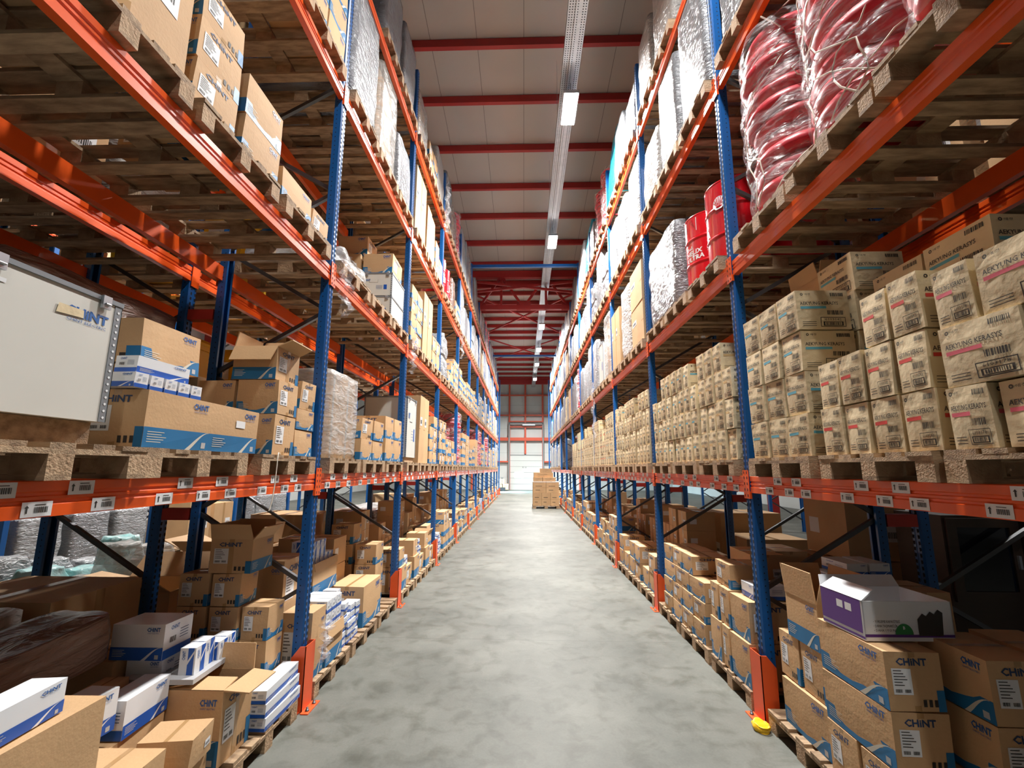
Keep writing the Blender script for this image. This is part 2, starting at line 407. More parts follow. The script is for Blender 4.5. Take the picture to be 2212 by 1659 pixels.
_MESH = {}
def carton(w, d, h, style='blue', seed=0, lod=0):
    key = ('carton', round(w, 2), round(d, 2), round(h, 2), style, seed, lod)
    if key in _MESH: return _MESH[key]
    mb = MB(); F, L, R, T, K = faces_of(w, d, h)
    base = 'cream' if style.startswith('cream') else ('white_card' if style.startswith('white') else 'kraft')
    mb.bbox(-w / 2, w / 2, -d / 2, d / 2, 0, h, base, 4 if lod == 0 else 1)
    amp = {'kraft': .006, 'cream': .009, 'white_card': .002}[base]
    if style in ('blue', 'blue_end', 'white', 'white_end', 'white_dark'):
        blue = 'band' if style.startswith('blue') else 'band_dark'
        card = base
        if style.endswith('_end'):
            (end_face if base == 'kraft' else white_end)(mb, F, w, h)
            for fr in (L, R): blue_face(mb, fr, d, h, blue, 'ink_blue', card, lod == 0)
        else:
            blue_face(mb, F, w, h, blue, 'ink_blue', card, lod == 0)
            for fr in (L, R): (end_face if base == 'kraft' else white_end)(mb, fr, d, h)
        if base == 'kraft': rect(mb, T, 0, d * .46, w, d * .54, 'tape', 0.001)
    elif style.startswith('cream'):
        strip = {'p': 'ink_pink', 'r': 'ink_red', 'b': 'ink_cyan', 'o': 'ink_ochre'}[style[5]]
        num = {'p': '6103178', 'r': '6103583', 'b': '6103142', 'o': '6103261'}[style[5]]
        cream_face(mb, F, w, h, strip, num, w > .3)
        for fr in (L, R): cream_face(mb, fr, d, h, strip, num, True)
    elif style == 'plain':
        rect(mb, F, w * .45, 0, w * .55, h, 'tape', 0.001); rect(mb, T, 0, d * .46, w, d * .54, 'tape', 0.001)
        rect(mb, F, w * .62, h * .3, w * .88, h * .55, 'paper', 0.002)
        barcode(mb, F, w * .66, h * .36, w * .18, h * .1)
        for fr in (L, R): rect(mb, fr, d * .12, h * .35, d * .36, h * .62, 'paper', 0.002)
    elif style == 'bigbox':
        rect(mb, F, 0, h * .49, w, h * .51, 'tape', 0.001)
        rect(mb, F, w * .2, h * .62, w * .7, h * .66, 'black_ink', .002)
        rect(mb, F, w * .2, h * .25, w * .55, h * .29, 'black_ink', .002)
    elif style == 'plaing':
        rect(mb, F, w * .45, 0, w * .55, h, 'paper_grey', 0.001)
    elif style == 'tall':
        rect(mb, F, w * .1, h * .55, w * .45, h * .68, 'paper', 0.002)
        barcode(mb, F, w * .15, h * .58, w * .25, h * .06)
        rect(mb, F, 0, h * .495, w, h * .505, 'tape', 0.002)
    if lod == 0 and amp:
        mb.warp(jig(w, d, h, seed * 13 + 1, amp, 0.008 if base == 'cream' else (0.004 if base == 'kraft' else 0)))
    mx = max(abs(p[0]) for p in mb.v); my = max(abs(p[1]) for p in mb.v); mz = max(p[2] for p in mb.v)
    mb.warp(lambda p: (p[0] * w / 2 / mx, p[1] * d / 2 / my, max(0, p[2]) * h / mz))
    _MESH[key] = mb.mesh('carton'); return _MESH[key]

def white_end(mb, fr, W, H):
    rect(mb, fr, 0, 0, W, H * .26, 'band_dark', 0.0014)
    lh = min(H * .12, W * .1)
    text(mb, fr, 'CHiNT', W * .2, H * .78, lh, 'ink_blue', width=W * .3, bold=.02)
    for i in range(4): rect(mb, fr, W * .55, H * (.45 + .08 * i), W * .85, H * (.45 + .08 * i) + H * .02, 'ink', 0.002)
    barcode(mb, fr, W * .2, H * .42, W * .22, H * .16)

def flap(mb, o, u, n, L, W, ang, name='kraft'):
    """a flap hinged on the edge o..o+u*L, leaning outward (n) by ang from vertical"""
    o = Vector(o); u = Vector(u); n = Vector(n); up = Vector((0, 0, 1))
    d = up * math.cos(ang) + n * math.sin(ang); t = d.cross(u).normalized() * 0.004
    a, b, c, e = o, o + u * L, o + u * (L * .97) + d * W, o + u * (L * .03) + d * W
    for p in ([a + t, b + t, c + t, e + t], [e - t, c - t, b - t, a - t], [e + t, c + t, c - t, e - t], [a - t, e - t, e + t, a + t][::-1], [b + t, b - t, c - t, c + t]):
        mb.face(p, name)

def open_carton_meshes(w, d, h, style, angs, fw=None):
    """body mesh (hollow, open top) and a list of four flap meshes"""
    key = ('open', round(w, 2), round(d, 2), round(h, 2), style, tuple(angs))
    if key in _MESH: return _MESH[key]
    mb = MB(); F, L, R, T, K = faces_of(w, d, h); t = 0.006
    mb.box(-w / 2, w / 2, -d / 2, d / 2, 0, t, 'kraft')
    mb.box(-w / 2, w / 2, -d / 2, -d / 2 + t, t, h, 'kraft'); mb.box(-w / 2, w / 2, d / 2 - t, d / 2, t, h, 'kraft')
    mb.box(-w / 2, -w / 2 + t, -d / 2 + t, d / 2 - t, t, h, 'kraft'); mb.box(w / 2 - t, w / 2, -d / 2 + t, d / 2 - t, t, h, 'kraft')
    if style == 'blue':
        blue_face(mb, F, w, h)
        for fr in (L, R): end_face(mb, fr, d, h)
    elif style == 'blue_end':
        end_face(mb, F, w, h)
        for fr in (L, R): blue_face(mb, fr, d, h)
    body = mb.mesh('carton_body'); fl = []
    fwd = fw or d * .42; fws = fw or w * .35
    for (o, u, n, LL, W), a in zip((((-w / 2, -d / 2, h), (1, 0, 0), (0, -1, 0), w, fwd), ((w / 2, d / 2, h), (-1, 0, 0), (0, 1, 0), w, fwd),
                                ((-w / 2, d / 2, h), (0, -1, 0), (-1, 0, 0), d, fws), ((w / 2, -d / 2, h), (0, 1, 0), (1, 0, 0), d, fws)), angs):
        m2 = MB(); flap(m2, o, u, n, LL, min(W, .3), math.radians(a)); fl.append(m2.mesh('carton_flap'))
    _MESH[key] = (body, fl); return _MESH[key]

# ------------------------------------------------------------------ object helpers
def link(name, me, loc=(0, 0, 0), rz=0.0, parent=None, rot=None, scale=None):
    o = bpy.data.objects.new(name, me)
    o.location = loc; o.rotation_euler = rot if rot else (0, 0, rz)
    if scale: o.scale = scale
    if parent: o.parent = parent
    COL.objects.link(o); return o
def tag(o, label, cat, group=None, kind=None):
    o['label'] = label; o['category'] = cat
    if group: o['group'] = group
    if kind: o['kind'] = kind
    return o
def struct(name, me, loc=(0, 0, 0), label=None):
    o = link(name, me, loc); o['kind'] = 'structure'
    if label: o['label'] = label
    return o

ORD = ['first', 'second', 'third', 'fourth', 'fifth', 'sixth', 'seventh', 'eighth', 'ninth', 'tenth', 'eleventh', 'twelfth', 'thirteenth']
NUM = ['one', 'two', 'three', 'four', 'five', 'six', 'seven', 'eight', 'nine', 'ten', 'eleven', 'twelve']
LEV = ['floor', 'first shelf', 'second shelf', 'third shelf', 'top shelf']
SLOT = ['near', 'middle', 'far']
SIDE = {'L': 'left rack', 'R': 'right rack'}
def where(S, l, b, s): return f"{SIDE[S]} {LEV[l]}, {ORD[b]} bay {SLOT[s]} pallet"

XF = {'L': -1.85, 'R': 1.935}
Y0 = {'L': 4.03, 'R': 4.01}
BAY = {'L': 2.80, 'R': 2.81}
DEPTH = 1.1
LZ = [0.0, 1.91, 3.876, 5.838, 7.617]       # beam tops
NB = 11
SG = {'L': -1, 'R': 1}                      # outward from the aisle
RZ = {'L': PI / 2, 'R': -PI / 2}            # a thing's front (-y) faces the aisle
def slot_y(S, b, s): return Y0[S] + (b - 1) * BAY[S] + 0.525 + 0.875 * s

# ------------------------------------------------------------------ the hall
def roof_z(y): return 12.3 - 0.1 * y if y < 18.6 else 10.44
def build_hall():
    mb = MB(); mb.box(-14, 14, -8, 43.2, -0.1, 0, 'concrete'); struct('floor', mb.mesh('floor'))
    mb = MB()
    for x in (-14, 14):
        mb.box(x - .05, x + .05, -8, 43.2, 0, 13.2, 'wall_panel')
    m1 = MB(); m1.box(-14.05, -13.95, -8, 43.2, 0, 13.2, 'wall_panel'); struct('wall_left', m1.mesh('w'))
    m1 = MB(); m1.box(13.95, 14.05, -8, 43.2, 0, 13.2, 'wall_panel'); struct('wall_right', m1.mesh('w'))
    m1 = MB(); m1.box(-14, 14, -8.1, -8, 0, 13.2, 'wall_panel'); struct('wall_rear', m1.mesh('w'))
    m1 = MB(); m1.box(-14, 14, 43.2, 43.3, 0, 11.4, 'wall_panel'); struct('wall_front', m1.mesh('w'))
    mb = MB()
    mb.face([(-14, -8, 13.1), (14, -8, 13.1), (14, 18.6, 10.44), (-14, 18.6, 10.44)][::-1], 'roof_panel')
    mb.face([(-14, 18.6, 10.44), (14, 18.6, 10.44), (14, 43.3, 10.44), (-14, 43.3, 10.44)][::-1], 'roof_panel')
    mb.face([(-14, -8, 13.2), (14, -8, 13.2), (14, 18.6, 10.54), (-14, 18.6, 10.54)], 'roof_panel')
    mb.face([(-14, 18.6, 10.54), (14, 18.6, 10.54), (14, 43.3, 10.54), (-14, 43.3, 10.54)], 'roof_panel')
    struct('ceiling', mb.mesh('ceiling'))
    # purlins: red channels across the hall
    ys = [-7, -5.2, -3.4, -1.6, .2, 2, 3.8, 5.5, 7.05, 8.55, 9.95, 11.5, 13.05, 14.5, 16.1, 17.6] + [19.3 + 1.25 * i for i in range(8)] + [30.4 + 1.75 * i for i in range(7)]
    prof = lambda z: [(-.03, z - .19), (.07, z - .19), (.07, z - .175), (-.015, z - .175), (-.015, z - .01), (.07, z - .01), (.07, z), (-.03, z)]
    mb = MB()
    mb.prism(prof(0), 'x', -13.9, 13.9, 'steel_red'); pm = mb.mesh('purlin')
    for i, y in enumerate(ys):
        o = link('purlin', pm, (0, y, roof_z(y) - .012)); o['kind'] = 'structure'
    # lattice girder under the roof bend
    def girder(y, zt, zb, name, label):
        g = MB()
        g.box(-13.9, 13.9, y - .12, y + .12, zt - .30, zt, 'steel_red'); g.box(-13.9, 13.9, y + .25, y + .40, zt - .62, zt - .42, 'steel_red')
        g.box(-13.9, 13.9, y - .1, y + .1, zb, zb + .2, 'steel_red')
        n = 14; dx = 27.0 / n
        for i in range(n):
            x0 = -13.5 + dx * i
            g.bar((x0, y, zb + .1), (x0 + dx / 2, y, zt - .2), .1, .1, 'steel_red'); g.bar((x0 + dx / 2, y, zt - .2), (x0 + dx, y, zb + .1), .1, .1, 'steel_red')
            g.box(x0 + dx / 2 - .05, x0 + dx / 2 + .05, y - .05, y + .05, zb, zt, 'steel_red')
            g.box(x0 - .3, x0 + .3, y - .02, y + .02, zb - .02, zb + .34, 'steel_red')
        for x in (-13.6, -9.8, 9.8, 13.6): g.box(x - .15, x + .15, y - .15, y + .15, 0, zt, 'steel_red')
        tag(link(name, g.mesh(name)), label, 'roof girder')
    girder(18.35, 10.42, 8.68, 'roof_girder', 'red steel lattice girder crossing the aisle below the ceiling halfway down')
    for (xa, za, xb, zb_) in ((-2.9, 9.95, 3.1, 9.25), (-2.9, 9.30, 3.1, 9.95)):
        g = MB(); g.bar((xa, 18.05, za), (xb, 18.12, zb_), .09, .09, 'steel_red')
        o = link('roof_brace', g.mesh('roof_brace')); o['kind'] = 'structure'
    # crossed wind braces between girder and roof
    for i, (y0, y1, z0, z1) in enumerate(((19.2, 25.5, 10.15, 9.75), (26.0, 32.0, 10.1, 9.8))):
        for sx in (-1, 1):
            g = MB(); g.bar((-2.6 * sx, y0, z0 - .25), (2.8 * sx, y1, z1 - .15), .07, .07, 'steel_red')
            o = link('roof_brace', g.mesh('roof_brace')); o['kind'] = 'structure'
    g = MB(); g.box(-13.9, 13.9, 41.0, 41.3, 9.75, 10.4, 'steel_red'); tag(link('portal_beam', g.mesh('pb')), 'deep red portal beam across the ceiling just before the end wall', 'roof beam')
    for x in (-3.0, 3.2):
        g = MB()
        for (ya, yb) in ((-8, 18.6), (18.6, 43)):
            za, zb = roof_z(ya) - .2, roof_z(yb - .01) - .2
            for dz, ww in ((0, .1), (-.3, .1)):
                g.bar((x, ya, za + dz), (x, yb, zb + dz), .2, .02, 'steel_red')
            g.bar((x, ya, za - .15), (x, yb, zb - .15), .02, .3, 'steel_red')
        tag(link('longitudinal_beam', g.mesh('lb')), f"red roof beam running lengthwise above the {'left' if x < 0 else 'right'} rack", 'roof beam', 'lengthwise roof beams')
    # end wall: frame, sectional door, window
    Y = 43.15
    col = lambda x, w_, z0, z1: (x - w_ / 2, x + w_ / 2, Y - .22, Y - .02, z0, z1)
    t = bpy.data.objects.new('wall_frame', None); COL.objects.link(t); t['kind'] = 'structure'; t.name = 'trim_1'
    def seg(nm, args, m='wall_orange'):
        g = MB(); g.box(*args, m); o = link(nm, g.mesh(nm), parent=t); return o
    for x in (-8.4, -4.9, -1.36, .17, 1.84, 5.3, 8.7): seg('wall_column', col(x, .16, 3.35 if abs(x - .17) < .1 else 0, 10.3))
    for z, h_ in ((9.0, .12), (7.05, .12), (4.75, .30)): seg('wall_rail', (-13.9, 13.9, Y - .26, Y - .06, z - h_ / 2, z + h_ / 2))
    for z in (6.45, 5.92): seg('door_header', (-1.36, 1.84, Y - .28, Y - .08, z - .05, z + .05))
    for x0, x1 in ((-13.9, -1.4), (1.9, 13.9)): seg('wall_rail', (x0, x1, Y - .26, Y - .06, 2.55, 2.68))
    d = bpy.data.objects.new('door_1', None); COL.objects.link(d); d['kind'] = 'structure'; d['label'] = 'white sectional dock door with one bright window'
    g = MB(); g.box(-1.3, 1.78, Y - .12, Y - .04, 0, 3.2, 'door_white')
    for i in range(1, 6): g.box(-1.3, 1.78, Y - .125, Y - .12, i * .54 - .012, i * .54 + .012, 'seam')
    link('door_panel', g.mesh('door_panel'), parent=d)
    g = MB(); g.box(-.86, -.02, Y - .135, Y - .122, 1.10, 1.62, 'daylight_pane'); link('door_window', g.mesh('dw'), parent=d)
    g = MB(); fr = lambda u, v, e: (u, Y - .121 - e, v)
    text(g, fr, 'K 16', -.1, 2.02, .14, 'black_ink'); link('door_number', g.mesh('dn'), parent=d)
    g = MB(); g.box(-1.3, 1.78, Y - .14, Y - .04, 3.2, 3.27, 'seam'); link('door_seal', g.mesh('ds'), parent=d)
    for x in (-1.38, 1.86):
        g = MB(); g.box(x - .07, x + .07, Y - .34, Y - .2, 0, 6.35, 'seam'); link('door_track', g.mesh('dt'), parent=d)
    g = MB(); g.box(-1.38, 1.86, Y - .34, Y - .26, 6.15, 6.3, 'seam'); g.tube([(-.1, Y - .4, 6.1), (1.1, Y - .4, 6.1)], .12, 'galv', 10); link('door_shaft', g.mesh('dsh'), parent=d)
build_hall()

# ------------------------------------------------------------------ lamps and the cable tray
def build_lamps():
    hb = MB(); hb.box(-.15, .15, -.42, .42, 0, .07, 'galv'); hb.box(-.06, .06, -.2, .2, .068, .13, 'galv'); housing = hb.mesh('lamp_housing')
    ln = MB(); ln.box(-.13, .13, -.40, .40, -.02, -.001, 'lamp_lens'); lens = ln.mesh('lamp_lens')
    hangs = {}
    def hanger(L):
        if L not in hangs:
            hr = MB(); hr.tube([(0, 0, .07), (0, 0, L)], .006, 'brace_steel', 4); hangs[L] = hr.mesh('lamp_hanger')
        return hangs[L]
    def lamp(x, y, z, label, group, watt):
        o = bpy.data.objects.new('highbay_lamp', None); COL.objects.link(o); o.location = (x, y, z); tag(o, label, 'lamp', group)
        link('lamp_housing', housing, parent=o); link('lamp_lens', lens, parent=o); 
        hl = .335 if abs(x) < 2 else round(roof_z(y) - z - .02, 2)
        for yy in (-.3, .3): link('lamp_hanger', hanger(hl), (0, yy, 0), parent=o)
        l = bpy.data.lights.new('lamp_light', 'AREA'); l.shape = 'RECTANGLE'; l.size = .26; l.size_y = .8; l.spread = math.radians(145); l.energy = watt; l.color = (1, .985, .955)
        lo = bpy.data.objects.new('lamp_light', l); COL.objects.link(lo); lo.parent = o; lo.location = (0, 0, -.03)
    for i, (x, y) in enumerate(LAMPS_MAIN):
        k = i - 2
        lb = f"bright ceiling lamp over the aisle, {ORD[k]} from the camera" if k >= 0 else 'ceiling lamp over the aisle above the viewpoint'
        lamp(x, y, LAMP_Z, lb, 'lamps in the row under the cable tray', LAMP_W * {0: .12, 1: .34, 7: 1.25}.get(i, 1))
    for x in (-6.1, 6.2):
        for j, y in enumerate((9, 16, 23, 31)):
            lamp(x, y, 8.6, f"ceiling lamp over the next aisle behind the {'left' if x < 0 else 'right'} rack", f"lamps of the {'left' if x < 0 else 'right'} neighbouring aisle", LAMP_W * (.75 if x < 0 else .25))
    # perforated cable tray
    z = LAMP_Z + .34; x0 = .95
    root = bpy.data.objects.new('cable_tray', None); COL.objects.link(root); tag(root, 'galvanised perforated cable tray running above the lamps along the aisle', 'cable tray')
    g = MB(); g.box(x0 - .20, x0 + .14, -8, 42, z, z + .004, 'galv'); g.box(x0 - .20, x0 - .196, -8, 42, z, z + .07, 'galv'); g.box(x0 + .136, x0 + .14, -8, 42, z, z + .07, 'galv')
    fr = lambda u, v, e: (x0 - .20 + u, v, z - e)
    y = 3.0
    while y < 16:
        for i in range(7):
            if i == 4: continue
            u = .025 + i * .045; mb_pts = [(u, y), (u + .02, y), (u + .02, y + .018), (u, y + .018)]
            g.face([fr(a, b, .001) for a, b in mb_pts], 'hole')
        y += .045
    link('tray_bed', g.mesh('tray_bed'), parent=root)
    g = MB(); g.box(x0 - .07, x0 - .04, -8, 42, z - .03, z - .002, 'galv'); link('lighting_rail', g.mesh('lighting_rail'), parent=root)
    g = MB()
    for y in range(-6, 42, 3):
        g.tube([(x0 - .18, y, z), (x0 - .18, y, roof_z(y) - .1)], .004, 'galv', 4); g.tube([(x0 + .12, y, z), (x0 + .12, y, roof_z(y) - .1)], .004, 'galv', 4)
    link('tray_hanger', g.mesh('tray_hanger'), parent=root)
    l = bpy.data.lights.new('dock_daylight', 'AREA'); l.shape = 'RECTANGLE'; l.size = 2.2; l.size_y = 2.6; l.spread = math.radians(80); l.energy = 700; l.color = (.50, .84, 1.0)
    # area light added for daylight from an unseen, unbuilt door near the end wall
    lo = bpy.data.objects.new('dock_daylight', l); COL.objects.link(lo); lo.location = (-4.0, 39.3, 2.3); lo.rotation_euler = (0, math.radians(-62), 0)
build_lamps()

# ------------------------------------------------------------------ pallet racking
POST_H = 8.9
def post_mesh(H, holes=True):
    key = ('post', H, holes)
    if key in _MESH: return _MESH[key]
    # local: front face -y, width x 0.1, depth y 0.09 ; open channel with returned lips
    mb = MB(); w_, d_ = .05, .085
    prof = [(-w_, .012), (-w_ + .014, 0), (-.012, 0), (-.008, .008), (.008, .008), (.012, 0), (w_ - .014, 0), (w_, .012), (w_, d_), (w_ - .022, d_), (w_ - .022, d_ - .006), (w_ - .004, d_ - .006),
            (w_ - .004, .014), (w_ - .016, .004), (-w_ + .016, .004), (-w_ + .004, .014), (-w_ + .004, d_ - .006), (-w_ + .022, d_ - .006), (-w_ + .022, d_), (-w_, d_)]
    mb.prism(prof, 'z', 0, H, 'post_blue')
    if holes:
        z = .1
        while z < H - .1:
            for x in (-.026, .026):
                s = 1 if x < 0 else -1
                mb.face([(x + .008 * s, -.0012, z), (x + .011 * s, -.0012, z + .030), (x - .008 * s, -.0012, z + .032), (x - .011 * s, -.0012, z + .006)], 'hole')
            for sx in (-1, 1):
                mb.face([(sx * (w_ + .0012), .055 + .006 * math.cos(a * PI / 3), z + .02 + .006 * math.sin(a * PI / 3)) for a in range(6)], 'hole')
            z += .05
    _MESH[key] = mb.mesh('post'); return _MESH[key]

def brace_pts(H):
    P = []; z = .45; f = False
    zz = [.3, .45]; 
    pts = [(1, .0 + .35)]
    z = .35; k = 0
    out = []
    while z + .62 < H:
        out.append((z, z + .62, k % 2)); z += .62; k += 1
    return out

def frame_parts(S, k, H, split, X=None, name_label=None, depth=DEPTH):
    """upright frame k of a row: front post, rear post, zigzag bracing"""
    x = XF[S] if X is None else X
    y = Y0[S] + k * BAY[S]
    o = bpy.data.objects.new('rack_upright', None); COL.objects.link(o); o.location = (x, y, 0); o.rotation_euler = (0, 0, RZ[S])
    if split:
        link('front_post', post_mesh(H), parent=o)
        link('rear_post', post_mesh(H), (0, depth, 0), PI, parent=o)
        for z0, z1, p in brace_pts(H):
            key = ('brace', p)
            if key not in _MESH:
                m = MB(); a, b = ((0, .04, 0), (0, depth - .04, .6)) if p else ((0, depth - .04, 0), (0, .04, .6))
                m.bar(a, b, .035, .035, 'brace_steel'); _MESH[key] = m.mesh('diagonal_brace')
            link('diagonal_brace', _MESH[key], (0, 0, z0), parent=o)
        key = ('foot',)
        if key not in _MESH:
            m = MB(); m.box(-.07, .07, -.02, .12, 0, .008, 'post_blue'); _MESH[key] = m.mesh('foot_plate')
        link('foot_plate', _MESH[key], parent=o); link('foot_plate', _MESH[key], (0, depth - .1, 0), parent=o)
    else:
        key = ('frame', H, depth)
        if key not in _MESH:
            m = MB(); w_, d_ = .05, .085
            prof = [(-w_, .01), (-w_ + .012, 0), (w_ - .012, 0), (w_, .01), (w_, d_), (w_ - .02, d_), (w_ - .02, .012), (-w_ + .02, .012), (-w_ + .02, d_), (-w_, d_)]
            m.prism(prof, 'z', 0, H, 'post_blue'); m.prism([(a, depth - b) for a, b in prof][::-1], 'z', 0, H, 'post_blue')
            for z0, z1, p in brace_pts(H):
                a, b = ((0, .04, z0), (0, depth - .04, z1)) if p else ((0, depth - .04, z0), (0, .04, z1))
                m.bar(a, b, .035, .035, 'brace_steel')
            _MESH[key] = m.mesh('upright_frame')
        link('frame_steel', _MESH[key], parent=o)
    return o

def beam_profile(z):
    # (y, z) with -y the aisle face; z is beam top
    return [(0, z - .14), (0, z - .094), (.007, z - .088), (.007, z - .078), (.001, z - .073), (.001, z - .062), (.007, z - .057), (.007, z - .047), (0, z - .041), (0, z - .004), (.004, z), (.05, z), (.05, z - .14)]
def beam_meshes(L):
    key = ('beam', round(L, 2))
    if key in _MESH: return _MESH[key]
    m = MB()
    P = beam_profile(0); m.prism(P, 'x', -L / 2 + .05, L / 2 - .05, 'orange')
    body = m.mesh('beam_body')
    c = []
    for s in (-1, 1):
        m = MB()
        x1 = s * L / 2; x0 = s * (L / 2 - .048)
        a, b = sorted((x0, x1))
        a += .001; b -= .001
        m.box(a, b, -.012, -.006, -.19, .05, 'orange')
        inner = x0
        m.box(min(inner, inner + s * .005), max(inner, inner + s * .005), -.008, .07, -.19, -.13, 'orange')
        for z in (-.165, -.115, -.065, -.015, .03):
            xc = s * (L / 2 - .024)
            m.face([(xc - .006, -.0135, z - .011), (xc + .006, -.0135, z - .011), (xc + .006, -.0135, z + .011), (xc - .006, -.0135, z + .011)], 'hole')
        c.append(m.mesh('end_connector'))
    _MESH[key] = (body, c); return _MESH[key]
def tag_mesh():
    if 'stick' in _MESH: return _MESH['stick']
    m = MB(); fr = lambda u, v, e: (u - .055, -.0015 - e, v - .028)
    rect(m, fr, 0, 0, .11, .056, 'paper', 0)
    poly(m, fr, [(.015, .014), (.021, .014), (.021, .034), (.026, .034), (.018, .044), (.010, .034), (.015, .034)], 'black_ink', .001)
    barcode(m, fr, .045, .015, .05, .022, e=.001)
    rect(m, fr, .045, .043, .085, .046, 'black_ink', .001)
    _MESH['stick'] = m.mesh('barcode_label'); return _MESH['stick']

def beam(S, l, b, X=None, rear=False, parts=False, stickers=False, label=None, group=None):
    L = BAY[S]; y = Y0[S] + (b - .5) * L
    x = XF[S] if X is None else X
    if rear: x += SG[S] * DEPTH
    rz = RZ[S] + (PI if rear else 0)
    body, con = beam_meshes(L)
    o = bpy.data.objects.new('rack_beam', None); COL.objects.link(o); o.location = (x - SG[S] * 0.0, y, LZ[l]); o.rotation_euler = (0, 0, rz)
    tag(o, label, 'rack beam', group)
    link('beam_body', body, parent=o)
    if parts:
        for c in con: link('end_connector', c, parent=o)
    else:
        if ('con2', L) not in _MESH:
            m = MB()
            for s in (-1, 1):
                a, b2 = sorted((s * L / 2, s * (L / 2 - .048))); m.box(a, b2, -.010, -.004, -.19, .05, 'orange')
            _MESH[('con2', L)] = m.mesh('end_connector')
        link('end_connector', _MESH[('con2', L)], parent=o)
    if stickers:
        for s in range(3):
            yc = -L / 2 + .525 + .875 * s
            for u, v in ((-.17, -.033), (.08, -.033), (-.3, -.108), (-.05, -.108), (.18, -.108)):
                if S == 'R': u = -u
                link('barcode_label', tag_mesh(), ((yc if S == 'L' else -yc) + u + .03 * math.sin(7 * s + u * 9), 0, v), parent=o)
    return o

def guard_mesh():
    if 'guard' in _MESH: return _MESH['guard']
    m = MB(); H = .50; t = .006
    # local: front -y; plate in front of the post and one wing on each side, top cut on a slant
    def plate(pts, off):  # pts in 3-D, thickened
        m.face(pts, 'guard_orange'); m.face([(p[0] + off[0], p[1] + off[1], p[2] + off[2]) for p in pts][::-1], 'guard_orange')
        n = len(pts)
        for i in range(n):
            a, b = pts[i], pts[(i + 1) % n]
            m.face([b, a, tuple(a[k] + off[k] for k in range(3)), tuple(b[k] + off[k] for k in range(3))], 'guard_orange')
    x = .085; y0 = -.05; y1 = .07
    plate([(-x, y0, 0), (x, y0, 0), (x, y0, H), (-x, y0, H)], (0, t, 0))
    for s in (-1, 1):
        plate([(s * x, y0, 0), (s * x, y1, 0), (s * x, y1, H - .09), (s * x, y0 + .05, H - .002), (s * x, y0, H)], (-s * t, 0, 0))
    m.box(-.11, .11, -.115, -.05, 0, .008, 'guard_orange')
    m.box(-.118, -.085, -.03, .06, 0, .008, 'guard_orange'); m.box(.085, .118, -.03, .06, 0, .008, 'guard_orange')
    body = m.mesh('guard_plate')
    m = MB(); m.lathe([(0, .026), (.011, .026), (.011, .008), (.016, .008), (.016, 0)], 'brace_steel', 8)
    _MESH['guard'] = (body, m.mesh('anchor_bolt')); return _MESH['guard']

